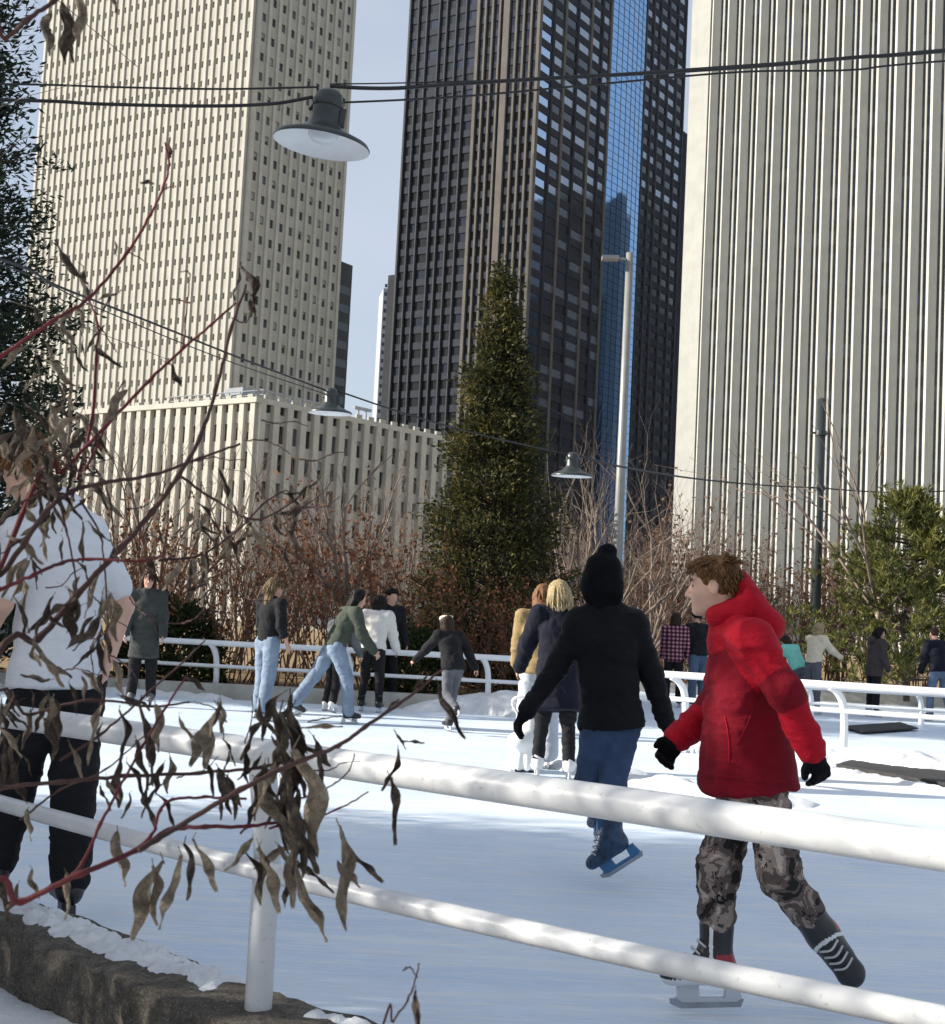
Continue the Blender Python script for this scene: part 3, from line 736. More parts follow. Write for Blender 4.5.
def tower_face(root, base, O, u, n, L, z0, z1, bay, pier_w, pier_d, row, win, mats, rs, first=.0, pierparts=True, blind=.2, stuffname='windows'):
    """piers, bay wall with window openings and set back panes"""
    nb = max(1, int(round((L - first) / bay))); bw = (L - first) / nb; up = np.array([0, 0, 1.0]); W = MB(); Gl = MB()
    for i in range(nb):
        x0 = first + i * bw + pier_w / 2; x1 = first + (i + 1) * bw - pier_w / 2; wx0 = x0 + (x1 - x0) * (1 - win[0]) / 2; wx1 = x1 - (x1 - x0) * (1 - win[0]) / 2
        p = lambda x, z, d=0: O + u * x + n * d + up * z
        W.quad(p(x0, z0), p(wx0, z0), p(wx0, z1), p(x0, z1)); W.quad(p(wx1, z0), p(x1, z0), p(x1, z1), p(wx1, z1))
        z = z0
        while z < z1:
            wz0 = z + row * (1 - win[1]) * .6; wz1 = wz0 + row * win[1]; e = min(z + row, z1)
            W.quad(p(wx0, z), p(wx1, z), p(wx1, wz0), p(wx0, wz0)); W.quad(p(wx0, wz1), p(wx1, wz1), p(wx1, e), p(wx0, e))
            W.quad(p(wx0, wz0), p(wx1, wz0), p(wx1, wz0, -.35), p(wx0, wz0, -.35))
            W.quad(p(wx0, wz0), p(wx0, wz0, -.35), p(wx0, wz1, -.35), p(wx0, wz1)); W.quad(p(wx1, wz0, -.35), p(wx1, wz0), p(wx1, wz1), p(wx1, wz1, -.35))
            W.quad(p(wx0, wz1, -.35), p(wx1, wz1, -.35), p(wx1, wz1), p(wx0, wz1))
            r_ = rs.random(); mi = 2 if r_ < blind else (1 if r_ < blind + .35 else 0)
            hb = rs.choice((.25, .5, .8)) if mi == 2 else 0
            if mi == 2:
                zm = wz1 - (wz1 - wz0) * hb
                Gl.quad(p(wx0, wz0, -.3), p(wx1, wz0, -.3), p(wx1, zm, -.3), p(wx0, zm, -.3), 0); Gl.quad(p(wx0, zm, -.3), p(wx1, zm, -.3), p(wx1, wz1, -.3), p(wx0, wz1, -.3), 2)
            else: Gl.quad(p(wx0, wz0, -.3), p(wx1, wz0, -.3), p(wx1, wz1, -.3), p(wx0, wz1, -.3), mi)
            z += row
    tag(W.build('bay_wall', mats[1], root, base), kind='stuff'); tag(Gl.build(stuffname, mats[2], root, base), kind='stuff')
    for i in range(nb + 1):
        c = O + u * (first + i * bw - pier_w / 2) - n * .4; m = MB(); m.obox(c + up * z0, u * pier_w, n * (pier_d + .4), up * (z1 - z0)); m.build('pier', mats[0], root, base)
GL3 = ['glass_dark', 'glass_mid', 'glass_blind']
nL = np.array([-math.cos(R(57)), -math.sin(R(57)), 0]); nR = np.array([math.cos(R(33)), -math.sin(R(33)), 0])
def corner(px, D): return np.array([(px - CX) / F_PX * D, D, 0.0])
def core(root, base, O, a, b, z0, z1, mt, inset=.45, name='core'):
    """solid mass behind the facades: corner O, edges a and b"""
    ua, ub = nrm(a), nrm(b); o = O + ua * inset + ub * inset; m = MB(); m.obox(o + np.array([0, 0, z0]), a - 2 * inset * ua, b - 2 * inset * ub, (0, 0, z1 - z0)); return m.build(name, mt, root, base)

def left_tower():
    rs = random.Random(3); O = corner(224, 262); La, Lb = reach(O, TL, 10), reach(O, TR, 324); z1 = 150
    base = O; root = empty('tower', base, 'tall beige stone tower with rows of small windows, left of the gap', 'tower')
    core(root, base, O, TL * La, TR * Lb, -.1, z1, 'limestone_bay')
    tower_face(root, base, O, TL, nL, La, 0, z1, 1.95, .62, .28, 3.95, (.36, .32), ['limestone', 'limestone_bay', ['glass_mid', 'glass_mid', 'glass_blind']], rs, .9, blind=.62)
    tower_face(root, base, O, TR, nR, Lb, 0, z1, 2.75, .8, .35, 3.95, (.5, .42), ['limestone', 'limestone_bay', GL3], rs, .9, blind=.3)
    # grey slab that stands against its far side
    Q = O + TR * Lb; px_end = 340; L2 = reach(Q + TR * .5, TR, px_end); z2 = topz(350, 281, Q[1] + 20)
    r2 = empty('building', Q, 'dark grey slab peeking out behind the beige tower', 'building'); S0 = Q + TR * .6 - nR * 1.5
    core(r2, Q, S0, TR * max(6, L2), -nR * 20, 0, z2, 'slate_grey', 0, 'wall')
    W = MB()
    for k in range(18): W.obox(S0 + np.array([0, 0, 3 + k * 3.9]) + nR * .02 + TR * .4, TR * max(5, L2 - .8), nR * .06, (0, 0, 1.7))
    tag(W.build('windows', 'glass_dark', r2, Q), kind='stuff')
left_tower()
def low_block():
    rs = random.Random(5); D = 205; O = corner(251, D); tl, tr = dirn(-54), dirn(39); nl = np.array([-math.cos(R(54)), -math.sin(R(54)), 0]); nr = np.array([math.cos(R(39)), -math.sin(R(39)), 0])
    La, Lb = reach(O, tl, 60), reach(O, tr, 440); z1 = topz(266, 399, D)
    root = empty('building', O, 'low beige block with vertical piers below the stone tower', 'building')
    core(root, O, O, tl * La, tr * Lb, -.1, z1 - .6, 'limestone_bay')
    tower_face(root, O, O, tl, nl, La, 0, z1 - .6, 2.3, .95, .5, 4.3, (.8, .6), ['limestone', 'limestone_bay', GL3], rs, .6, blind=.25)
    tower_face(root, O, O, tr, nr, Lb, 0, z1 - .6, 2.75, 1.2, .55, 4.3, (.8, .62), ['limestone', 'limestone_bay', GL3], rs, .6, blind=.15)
    m = MB(); m.obox(O - tl * .3 - nl * .2 + (0, 0, z1 - .6), tl * (La + .3), nl * .9, (0, 0, .8)); m.obox(O + tl * .45 - nr * .2 - tr * .0 + (0, 0, z1 - .6), tr * (Lb + .3), nr * .9, (0, 0, .8)); m.build('parapet', 'limestone', root, O)
    m = MB()
    for d, L, n in ((tl, La, nl), (tr, Lb * .35, nr)):
        for k in (1.0, 1.7): m.tube([O - n * 2 + d * 1 + (0, 0, z1 + k), O - n * 2 + d * min(L, 22) + (0, 0, z1 + k)], .09, 5)
        for t in np.arange(1, min(L, 22), 2.4): m.tube([O - n * 2 + d * t + (0, 0, z1 - .6), O - n * 2 + d * t + (0, 0, z1 + 1.7)], .08, 5)
    m.build('roof_rail', 'hazy_grey', root, O)
    m = MB(); q = O + tr * Lb * .05 - nr * 6; m.obox(q + (0, 0, z1 - .7), tr * 3.2, -nr * 4, (0, 0, 3.2)); m.build('roof_hut', 'hazy_grey', root, O); m = MB(); q = O + tr * Lb * .62 - nr * 5; m.obox(q + (0, 0, z1 - .7), tr * .3, -nr * .3, (0, 0, 3.4)); m.obox(q + tr * 1.8 + (0, 0, z1 - .7), tr * .3, -nr * .3, (0, 0, 3.4)); m.obox(q - tr * .8 + (0, 0, z1 + 2.7), tr * 4.0, -nr * .4, (0, 0, .5))
    m.build('roof_gantry', 'hazy_grey', root, O)
low_block()
def dark_tower():
    rs = random.Random(9); D = 320; O = corner(517, D); up = np.array([0, 0, 1.0]); z1 = 190
    root = empty('tower', O, 'dark granite and glass skyscraper with stepped left side and blue glass bay', 'tower')
    Lb = reach(O, TR, 667); Ls = [reach(O, TL, p) for p in (384, 379, 372)]; zs = [z1, topz(404, 119, D + 25), topz(394, 277, D + 25)]
    core(root, O, O, TL * Ls[0], TR * Lb, -.1, z1, 'dark_granite')
    for k in (1, 2):
        c = O + TL * (Ls[k - 1] - .5); m = MB(); m.obox(c + TR * 1.2, TL * (Ls[k] - Ls[k - 1] + .5), TR * (Lb * .6), up * zs[k]); m.build('setback', 'dark_granite', root, O)
    # left face: granite piers, strips of windows between
    p = lambda x, z, d=0: O + TL * x + nL * d + up * z
    L = Ls[0]; xs = [0, .055, .11, .165, .24, .29, .345, .40, .455, .55, .625, .70, .76, .86, .93, 1.0]; wd = [.8, .5, .5, .5, 1.7, .5, .5, .5, .8, .3, .3, .3, .3, .3, .3, .5]
    for x, w in zip(xs, wd):
        m = MB(); m.obox(p(x * L - w / 2, 0, -.3), TL * w, nL * 1.0, up * z1); m.build('pier', 'pink_granite' if x < .5 else 'slate_grey', root, O)
    G1 = MB(); Sp = MB()
    for i in range(len(xs) - 1):
        a, b = xs[i] * L + wd[i] / 2, xs[i + 1] * L - wd[i + 1] / 2
        for k in range(48):
            z = k * 3.95; Sp.obox(p(a, z, -.25), TL * (b - a), nL * .5, up * 1.75); mi = rs.choice((0, 0, 0, 1))
            G1.quad(p(a, z + 1.7, .02), p(b, z + 1.7, .02), p(b, z + 4, .02), p(a, z + 4, .02), mi)
    tag(Sp.build('spandrels', 'black_granite', root, O), kind='stuff'); tag(G1.build('windows', ['glass_dark', 'glass_tint'], root, O), kind='stuff')
    # right face
    p = lambda x, z, d=0: O + TR * x + nR * d + up * z
    fr = lambda px: reach(O, TR, px) 
    c = [0, fr(531), fr(543), fr(556), fr(570), fr(581), fr(590)]; Sp = MB(); G1 = MB()
    for i, x in enumerate(c):
        m = MB(); m.obox(p(x - .45, 0, -.3), TR * .9, nR * .75, up * z1); m.build('pier', 'dark_granite' if i % 2 else 'pink_granite', root, O)
    for i in range(len(c) - 1):
        a, b = c[i] + .45, c[i + 1] - .45
        for k in range(48):
            z = k * 3.95; Sp.obox(p(a, z, -.25), TR * (b - a), nR * .45, up * 1.9)
            pane = [p(a, z + 1.9, .05), p(b, z + 1.9, .05), p(b, z + 3.95, .05), p(a, z + 3.95, .05)]
            if i == 0 and 12 <= k <= 36:
                m = MB(); m.quad(*pane); m.build('window', 'glass_mirror', root, O)
            else: G1.quad(*pane, rs.choice((2, 2, 2, 1)) if k > 12 and rs.random() < .62 else 0)
    tag(Sp.build('spandrels', 'dark_granite', root, O), kind='stuff')
    # blue glass bay, slightly bowed, with mullions
    a, b = fr(590) + .5, fr(626); n = 7; G2 = MB(); Mu = MB()
    def bp(t, z, d=0): return p(a + (b - a) * t, z, .3 + .45 * math.sin(math.pi * t) + d)
    for i in range(n):
        for k in range(96):
            z = k * 1.97; G2.quad(bp(i / n, z), bp((i + 1) / n, z), bp((i + 1) / n, z + 1.97), bp(i / n, z + 1.97), 0)
    for i in range(n + 1): Mu.tube([bp(i / n, 0, .03), bp(i / n, z1, .03)], .06, 4)
    for k in range(96): Mu.tube([bp(i / n, k * 1.97, .04) for i in range(n + 1)], .05, 4)
    tag(G2.build('curtain_glass', 'glass_blue', root, O), kind='stuff'); tag(Mu.build('mullions', 'dark_granite', root, O), kind='stuff')
    # right end: narrow piers and small panes
    c = [fr(626) + .2, fr(634), fr(641), fr(650), fr(659), Lb]; Sp = MB()
    for x in c:
        m = MB(); m.obox(p(x - .3, 0, -.3), TR * .6, nR * .8, up * z1); m.build('pier', 'slate_grey', root, O)
    for i in range(len(c) - 1):
        a, b = c[i] + .3, c[i + 1] - .3
        for k in range(48):
            z = k * 3.95; Sp.obox(p(a, z, -.25), TR * (b - a), nR * .45, up * 2.0)
            G1.quad(p(a, z + 2, .05), p(b, z + 2, .05), p(b, z + 3.95, .05), p(a, z + 3.95, .05), 2 if k > 29 and rs.random() < .5 else 0)
    tag(Sp.build('spandrels', 'dark_granite', root, O), kind='stuff')
    tag(G1.build('windows', ['glass_dark', 'glass_tint', 'glass_pale'], root, O), kind='stuff')
    zs2 = topz(686, 132, D + 70); m = MB(); m.obox(p(Lb - 12, 0, -30), TR * 19, nR * 29.6, up * zs2); m.build('setback', 'dark_granite', root, O)
dark_tower()
def white_tower():
    rs = random.Random(12); D = 245; O = corner(676, D); u = -TL; n = nL; up = np.array([0, 0, 1.0]); z1 = 140; p = lambda x, z, d=0: O + u * x + n * d + up * z
    root = empty('tower', O, 'pale ribbed skyscraper with sharp vertical columns filling the right side', 'tower'); L = 62.0
    m = MB(); m.prism([(q[0], q[1]) for q in (p(3.2, 0, -.2), p(L, 0, -.2), p(L, 0, -58), p(1.5, 0, -58))], -.1, z1); m.build('core', 'white_granite', root, O)
    m = MB(); m.prism([(q[0], q[1]) for q in (p(-.4, 0, .2), p(3.3, 0, .35), p(3.3, 0, -2.5), p(-.4, 0, -4))], 0, z1); m.build('corner_panel', 'white_granite', root, O)
    pit = 3.0; nc = 19; W = MB(); Sp = MB()
    for i in range(nc):
        x = 4.3 + i * pit; w = .84
        m = MB(); m.prism([(q[0], q[1]) for q in (p(x - w, 0, -.25), p(x + w, 0, -.25), p(x + w, 0, .0), p(x - .2, 0, .95), p(x - w, 0, .0))], 0, z1); m.build('column', 'white_granite', root, O)
        m = MB(); m.obox(p(x + pit / 2 - .14, 0, -.2), u * .28, n * .42, up * z1); m.build('mullion', 'white_granite', root, O)
        for k in range(36):
            z = k * 3.9; Sp.obox(p(x + w, z, -.24), u * (pit - 2 * w), n * .14, up * 1.5)
            W.quad(p(x + w, z + 1.4, -.17), p(x + pit - w, z + 1.4, -.17), p(x + pit - w, z + 3.95, -.17), p(x + w, z + 3.95, -.17), rs.choice((0, 0, 0, 1, 2)) )
    tag(Sp.build('spandrels', 'slate_grey', root, O), kind='stuff'); tag(W.build('windows', ['glass_dark', 'glass_tint', 'glass_mid'], root, O), kind='stuff')
white_tower()
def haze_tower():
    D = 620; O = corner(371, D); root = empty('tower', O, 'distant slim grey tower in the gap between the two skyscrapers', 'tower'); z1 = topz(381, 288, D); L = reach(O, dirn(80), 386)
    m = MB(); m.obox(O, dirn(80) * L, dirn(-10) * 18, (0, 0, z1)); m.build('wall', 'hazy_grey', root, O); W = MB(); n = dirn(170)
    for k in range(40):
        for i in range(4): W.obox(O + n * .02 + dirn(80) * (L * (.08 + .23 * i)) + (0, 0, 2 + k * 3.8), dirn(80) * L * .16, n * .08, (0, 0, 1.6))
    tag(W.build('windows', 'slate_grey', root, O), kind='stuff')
haze_tower()
def mirrored_tower():
    # stands behind the pale ribbed tower; seen only as the dark reflection in the blue glass
    O = np.array([158.0, 420.0, 0]); root = empty('tower', O, 'dark stepped tower mirrored in the blue glass bay', 'tower')
    m = MB(); m.obox(O, TR * 75, -TL * 45, (0, 0, 128)); m.build('wall', 'black_granite', root, O)
    m = MB(); m.obox(O + TR * 14 - TL * 4, TR * 45, -TL * 40, (0, 0, 165)); m.build('upper_wall', 'black_granite', root, O)
mirrored_tower()
# ------------------------------------------------------------------ plants
def bark(name, a, b):
    t = NT(name); co = t.coords(); t.base(t.ramp(t.noise(co, 7, 5, .7), [(.3, a), (.7, b)])); t.set(.9); t.bump(t.noise(co, 30, 4), .5, .01)
bark('bark_grey', lin('#6f6455'), lin('#a89a86')); bark('bark_dark', lin('#3a2f28'), lin('#5e5044')); bark('twig_tan', lin('#60524a'), lin('#917f70')); bark('twig_red', lin('#553c34'), lin('#80604f'))
bark('stem_red', lin('#3c1418'), lin('#6b262c')); bark('stem_brown', lin('#2b1c1a'), lin('#4d322e'))
def leafmat(name, cols, trans=.25, sc=2.2):
    t = NT(name); geo = t.n('NewGeometry'); co = t.coords()
    n1 = t.noise(co, sc, 4, .7); ad = t.n('Math', operation='ADD'); t.l(n1, ad.inputs[0])
    ml = t.n('Math', operation='MULTIPLY_ADD'); ml.inputs[1].default_value = .5; ml.inputs[2].default_value = -.25
    t.l(geo.outputs['Random Per Island'], ml.inputs[0]); t.l(ml.outputs[0], ad.inputs[1])
    k = len(cols); col = t.ramp(ad.outputs[0], [(.2 + .6 * i / (k - 1), c) for i, c in enumerate(cols)])
    t.base(col); t.set(.7, 0, .25)
    tr = t.n('BsdfTranslucent'); mx = t.n('MixShader'); mx.inputs[0].default_value = trans; t.l(col, tr.inputs[0])
    out = [n_ for n_ in t.t.nodes if n_.type == 'OUTPUT_MATERIAL'][0]; t.l(t.b.outputs[0], mx.inputs[1]); t.l(tr.outputs[0], mx.inputs[2]); t.l(mx.outputs[0], out.inputs[0])
leafmat('conifer_leaf', [lin('#1d2417'), lin('#3d3f22'), lin('#6b6232')])
leafmat('dark_needle', [lin('#131c18'), lin('#26332a'), lin('#45523c')])
leafmat('pine_needle', [lin('#232b18'), lin('#55592b'), lin('#8a8748')])
leafmat('rust_leaf', [lin('#4a3024'), lin('#805038'), lin('#b07c56')])
leafmat('brown_leaf', [lin('#3a2c24'), lin('#644e3e'), lin('#8a705a')])
leafmat('yew_leaf', [lin('#141d12'), lin('#2c3a1f'), lin('#4c5a2c')])
def cards(C, Dv, size, asp, rs, jit=.5):
    """leaf quads: centres C, along directions Dv, length size"""
    n = len(C); Dv = Dv + rs.normal(size=(n, 3)) * jit; Dv /= np.linalg.norm(Dv, axis=1)[:, None] + 1e-9
    S = np.cross(Dv, rs.normal(size=(n, 3))); S /= np.linalg.norm(S, axis=1)[:, None] + 1e-9
    L = (size * rs.uniform(.6, 1.3, n))[:, None]; W = L * asp
    V = np.stack([C, C + Dv * L * .45 + S * W, C + Dv * L, C + Dv * L * .45 - S * W], 1).reshape(-1, 3)
    return V, np.arange(4 * n).reshape(n, 4)
def segs_mesh(name, segs, n, mats):
    """many thin tapering tubes"""
    A = np.array([s[0] for s in segs]); B = np.array([s[1] for s in segs]); ra = np.array([s[2] for s in segs])[:, None]; rb = np.array([s[3] for s in segs])[:, None]
    T = B - A; T /= np.linalg.norm(T, axis=1)[:, None] + 1e-9; ref = np.where(np.abs(T[:, 2:3]) > .9, [[1., 0, 0]], [[0, 0, 1.]]); U = np.cross(T, ref); U /= np.linalg.norm(U, axis=1)[:, None] + 1e-9; W = np.cross(T, U)
    V = []
    for c, r in ((A, ra), (B, rb)):
        for k in range(n): a = 2 * math.pi * k / n; V.append(c + r * (U * math.cos(a) + W * math.sin(a)))
    V = np.stack(V, 1); N = len(segs); base = np.arange(N)[:, None] * 2 * n
    q = np.concatenate([base + np.array([[k, (k + 1) % n, n + (k + 1) % n, n + k]]) for k in range(n)])
    return mesh_np(name, V.reshape(-1, 3), q, mats, None, True)
def grow(rs, p, d, L, r, lev, maxlev, segs, spread=.55, upw=.15, kids=(2, 4), nseg=4, tips=None, wander=.12, shrink=.68):
    st = L / nseg
    for i in range(nseg):
        d = nrm(d + rs.normal(size=3) * wander + np.array([0, 0, upw * .3])); q = p + d * st; r2 = r * (1 - .45 / nseg * (1)); segs.append((p, q, r, r2)); p, r = q, r2
        if lev < maxlev and i >= (1 if lev else 1):
            for _ in range(rs.randint(1, 3) if lev else 1):
                ax = nrm(np.cross(d, rs.normal(size=3))); dd = nrm(d * math.cos(spread) + ax * math.sin(spread) * rs.uniform(.6, 1.3) + np.array([0, 0, upw]))
                grow(rs, p, dd, L * shrink * rs.uniform(.55, 1.1), r * .62, lev + 1, maxlev, segs, spread, upw, kids, max(2, nseg - 1), tips, wander * 1.25, shrink)
    if tips is not None: tips.append((p, d))
def bare_tree(seed, H, r, maxlev, spread, label, group=None, mt=('bark_grey', 'twig_tan'), name='bare_tree', trunk=.35, nlimb=5, shrink=.68):
    rs = np.random.RandomState(seed); T = []; C = []; p = np.zeros(3); d = np.array([0, 0, 1.0]); n = 6
    for i in range(n):
        d = nrm(d + rs.normal(size=3) * .05 + (0, 0, .1)); q = p + d * H * trunk / n; T.append((p, q, r * (1 - .05 * i), r * (1 - .05 * (i + 1)))); p = q
    for i in range(nlimb):
        a = 2 * math.pi * (i + rs.rand() * .6) / nlimb; el = rs.uniform(.5, 1.2) if i else 1.4
        grow(rs, p - d * H * trunk * rs.uniform(0, .3), np.array([math.cos(a) * math.cos(el), math.sin(a) * math.cos(el), math.sin(el)]), H * (1 - trunk) * rs.uniform(.5, .65), r * .6, 0, maxlev, C, spread, .2, shrink=shrink)
    root = empty(name, (0, 0, 0), label, 'tree', group); new_obj('trunk', segs_mesh('trunk', T, 8, [mt[0]]), root); new_obj('crown', segs_mesh('crown', C, 4, [mt[1]]), root)
    return root
def shrub(seed, H, W, nst, label, group, leaf=None, nleaf=0, lsize=.06, stem='twig_red', maxlev=2):
    rs = np.random.RandomState(seed); C = []; tips = []
    for i in range(nst):
        a = rs.rand() * 6.28; o = np.array([math.cos(a), math.sin(a), 0]) * rs.rand() ** .5; el = rs.uniform(.9, 1.5)
        grow(rs, o * W * .35, nrm(o * math.cos(el) * 1.2 + np.array([0, 0, math.sin(el)])), H * rs.uniform(.55, .85), .014 * H / 2, 0, maxlev, C, .5, .25, tips=tips, wander=.16)
    root = empty('shrub', (0, 0, 0), label, 'shrub', group); new_obj('stems', segs_mesh('stems', C, 3, [stem]), root)
    if nleaf:
        S = np.array([s[1] for s in C]); S = S[S[:, 2] > .12 * H]; i = rs.randint(0, len(S), nleaf); V, q = cards(S[i] + rs.normal(size=(nleaf, 3)) * .03, np.tile([[0, 0, -.5]], (nleaf, 1)), lsize, .32, rs, .8)
        tag(new_obj('leaves', mesh_np('leaves', V, q, [leaf]), root), kind='stuff')
    return root
def conifer(seed, H, Rb, n, leaf, size, label, prof=None, droop=-.15, cl=26, asp=.2, name='conifer', bare=.0):
    rs = np.random.RandomState(seed); root = empty(name, (0, 0, 0), label, 'tree'); T = []; p = np.zeros(3)
    for i in range(10): q = np.array([rs.normal() * .02, rs.normal() * .02, H * (i + 1) / 10 * .98]); T.append((p, q, .09 * H / 8 * (1 - i / 10.5), .09 * H / 8 * (1 - (i + 1) / 10.5))); p = q
    new_obj('trunk', segs_mesh('trunk', T, 7, ['bark_dark']), root); Li = []; C = []; Dv = []
    prof = prof or (lambda t: (1 - t) ** .8)
    for i in range(n):
        t = 1 - rs.rand() ** .62; t = bare + (1 - bare) * t; z = H * t; a = rs.rand() * 6.283
        lob = 1 + .14 * math.sin(3 * a + 5 * t) + .17 * math.sin(37 * t + 2 * a) + .10 * math.sin(61 * t - 3 * a) + rs.normal() * .10
        rr = Rb * prof(t) * lob + .05; o = np.array([math.cos(a), math.sin(a), 0]); tip = np.array([0, 0, z]) + o * rr + np.array([0, 0, -droop * rr]); st = np.array([0, 0, z - .1 * rr]); 
        Li.append((st, tip, .012 * H / 8, .003)); 
        for f in np.linspace(.5, 1.03, 4):
            c = st + (tip - st) * f; k = cl // 4; C.append(c + rs.normal(size=(k, 3)) * size * .75); Dv.append(np.tile(nrm(o + np.array([0, 0, .35]) + rs.normal(size=3) * .35), (k, 1)))
    new_obj('limbs', segs_mesh('limbs', Li, 3, ['bark_dark']), root)
    V, q = cards(np.concatenate(C), np.concatenate(Dv), size, asp, rs, .55); tag(new_obj('crown', mesh_np('crown', V, q, [leaf]), root), kind=None)
    return root
def place(o, p, rz=0, s=1.0):
    o.location = [float(v) for v in p]; o.rotation_euler = (0, 0, rz); o.scale = (s, s, s) if np.isscalar(s) else s; return o

# the tall dense conifer in the middle
c = conifer(4, 7.85, 1.5, 1500, 'conifer_leaf', .11, 'tall narrow olive green conifer standing in the middle behind the far rail', lambda t: min(1, 1.0 * (1 - t) ** 1.12 + .03) * (1 if t > .1 else .75 + 2.5 * t), cl=36, asp=.17)
place(c, [*P(487, 620, 25.5)[:2], .14])
c = conifer(8, 13.5, 2.0, 2000, 'dark_needle', .15, 'big dark evergreen cut off by the left edge', lambda t: min(1, 1.25 * (1 - t) ** .75), cl=32, asp=.16)
place(c, [*P(-102, 620, 21.8)[:2], .14], 1.0)
def pine(seed, H, label):
    rs = np.random.RandomState(seed); root = empty('pine_tree', (0, 0, 0), label, 'tree'); T = []; Li = []; C = []; Dv = []; p = np.zeros(3)
    for i in range(8): q = p + np.array([rs.normal() * .05, rs.normal() * .05, H / 8.4]); T.append((p, q, .07 - .007 * i, .063 - .007 * i)); p = q
    for i in range(84):
        t = rs.uniform(.06, 1) ; a = rs.rand() * 6.283; L = (1.1 - t ** 1.6) * H * .60 * rs.uniform(.6, 1.15); o = np.array([math.cos(a), math.sin(a), rs.uniform(.0, .35)]); s0 = np.array([0, 0, H * t]); e = s0 + o * L; Li.append((s0, e, .025, .008))
        for f in np.linspace(.35, 1, 6):
            for k in range(3):
                c_ = s0 + (e - s0) * f + rs.normal(size=3) * .13; m_ = 26; C.append(np.tile(c_, (m_, 1)) + rs.normal(size=(m_, 3)) * .03); d = rs.normal(size=(m_, 3)); d[:, 2] = np.abs(d[:, 2]) + .4; Dv.append(d + o * .6)
    new_obj('trunk', segs_mesh('trunk', T, 7, ['bark_dark']), root); new_obj('limbs', segs_mesh('limbs', Li, 4, ['bark_dark']), root)
    V, q = cards(np.concatenate(C), np.concatenate(Dv), .17, .07, rs, .2); new_obj('crown', mesh_np('crown', V, q, ['pine_needle']), root); return root
place(pine(6, 4.3, 'green pine with spreading needle branches at the right edge'), [*P(908, 640, 29.5)[:2], .14])
# bare trees with their own place
def put(o, px, Y, rz=0, s=1.0): return place(o, [*P(px, 620, Y)[:2], .14], rz, s)
put(bare_tree(21, 4.4, .075, 3, .5, 'slim bare tree with pale spreading branches behind the jeans group'), 346, 23.6, .4)
put(bare_tree(22, 4.9, .07, 3, .62, 'pale tan bare tree between the conifer and the light pole', nlimb=8, trunk=.15), 590, 27.5, 1.0)
put(bare_tree(23, 4.5, .065, 3, .6, 'bare tan tree just right of the light pole', nlimb=7, trunk=.18), 652, 28.5, 2.0)
put(bare_tree(24, 7.2, .07, 2, .45, 'thin tall bare tree beside the dark green pole', nlimb=4, trunk=.3, shrink=.7), 872, 29.5, .7)
put(bare_tree(25, 5.0, .075, 3, .6, 'wide bare tree behind the man in the white shirt', nlimb=8, trunk=.2), 150, 26.0, .2)
put(bare_tree(26, 4.2, .065, 3, .62, 'low bare tree left of the slim pale tree', nlimb=8, trunk=.15), 235, 27.0, 1.8)
put(bare_tree(27, 3.9, .06, 3, .62, 'low bare tree just left of the tall narrow conifer', nlimb=8, trunk=.15), 412, 27.5, 2.8)
# the massed shrubs behind the rails
LBL_R = 'twiggy shrub with rust brown leaves massed behind the left rail'; LBL_T = 'grey tan leafless shrub in the hedge behind the far rails'; LBL_M = 'reddish brown twiggy shrub massed behind the right rail'
src = {'R': [shrub(31 + i, 2.3, 1.5, 12, LBL_R, 'rust leaved shrubs', 'rust_leaf', 600, .085) for i in range(2)],
       'T': [shrub(41 + i, 2.9, 1.8, 9, LBL_T, 'leafless hedge shrubs', None, 0, stem='twig_tan', maxlev=3) for i in range(2)],
       'M': [shrub(51 + i, 2.9, 1.7, 13, LBL_M, 'reddish brown shrubs', 'brown_leaf', 1000, .075, stem='twig_red') for i in range(2)]}
used = set()
def put_shrub(kind, px, Y, s):
    k = rnd.randrange(2); o = src[kind][k]
    if (kind, k) in used: o = copy_tree(o)
    used.add((kind, k)); put(o, px, Y, rnd.uniform(0, 6.28), (s, s, s * rnd.uniform(.9, 1.1)))
for i in range(12): put_shrub('R', 95 + i * 31 + rnd.uniform(-8, 8), rnd.uniform(23.0, 25.0), rnd.uniform(.75, 1.0))
for i in range(13): put_shrub('T', 90 + i * 29 + rnd.uniform(-10, 10), rnd.uniform(27.5, 31), rnd.uniform(1.0, 1.3))
for i in range(5): put_shrub('R', 470 + i * 22 + rnd.uniform(-6, 6), rnd.uniform(23.2, 24.0), rnd.uniform(.5, .62))
for i in range(8): put_shrub('T', 560 + i * 18 + rnd.uniform(-8, 8), rnd.uniform(31.5, 34), rnd.uniform(1.0, 1.25))
for i in range(17): put_shrub('M', 625 + i * 20 + rnd.uniform(-8, 8), rnd.uniform(31.6, 35), rnd.uniform(.8, 1.12))
for px, Y, s, lb in ((415, 22.9, .9, 'dark green clipped evergreen bush left of the conifer base'), (175, 23.0, 1.1, 'dark green evergreen bush behind the person in the long grey coat')):
    rs = np.random.RandomState(int(px)); root = empty('evergreen_bush', (0, 0, 0), lb, 'bush'); n = 420; d = rs.normal(size=(n, 3)); d[:, 2] = np.abs(d[:, 2]); d /= np.linalg.norm(d, axis=1)[:, None]
    c = d * np.array([.75, .7, 1.15]) * rs.uniform(.75, 1.05, (n, 1)); Cc = np.repeat(c, 14, 0) + rs.normal(size=(n * 14, 3)) * .06; V, q = cards(Cc, np.repeat(d, 14, 0), .09, .25, rs, .6)
    new_obj('crown', mesh_np('crown', V, q, ['yew_leaf']), root); new_obj('stems', segs_mesh('stems', [(np.zeros(3), x * .9, .02, .008) for x in c[:40]], 3, ['bark_dark']), root); put(root, px, Y, 0, s)
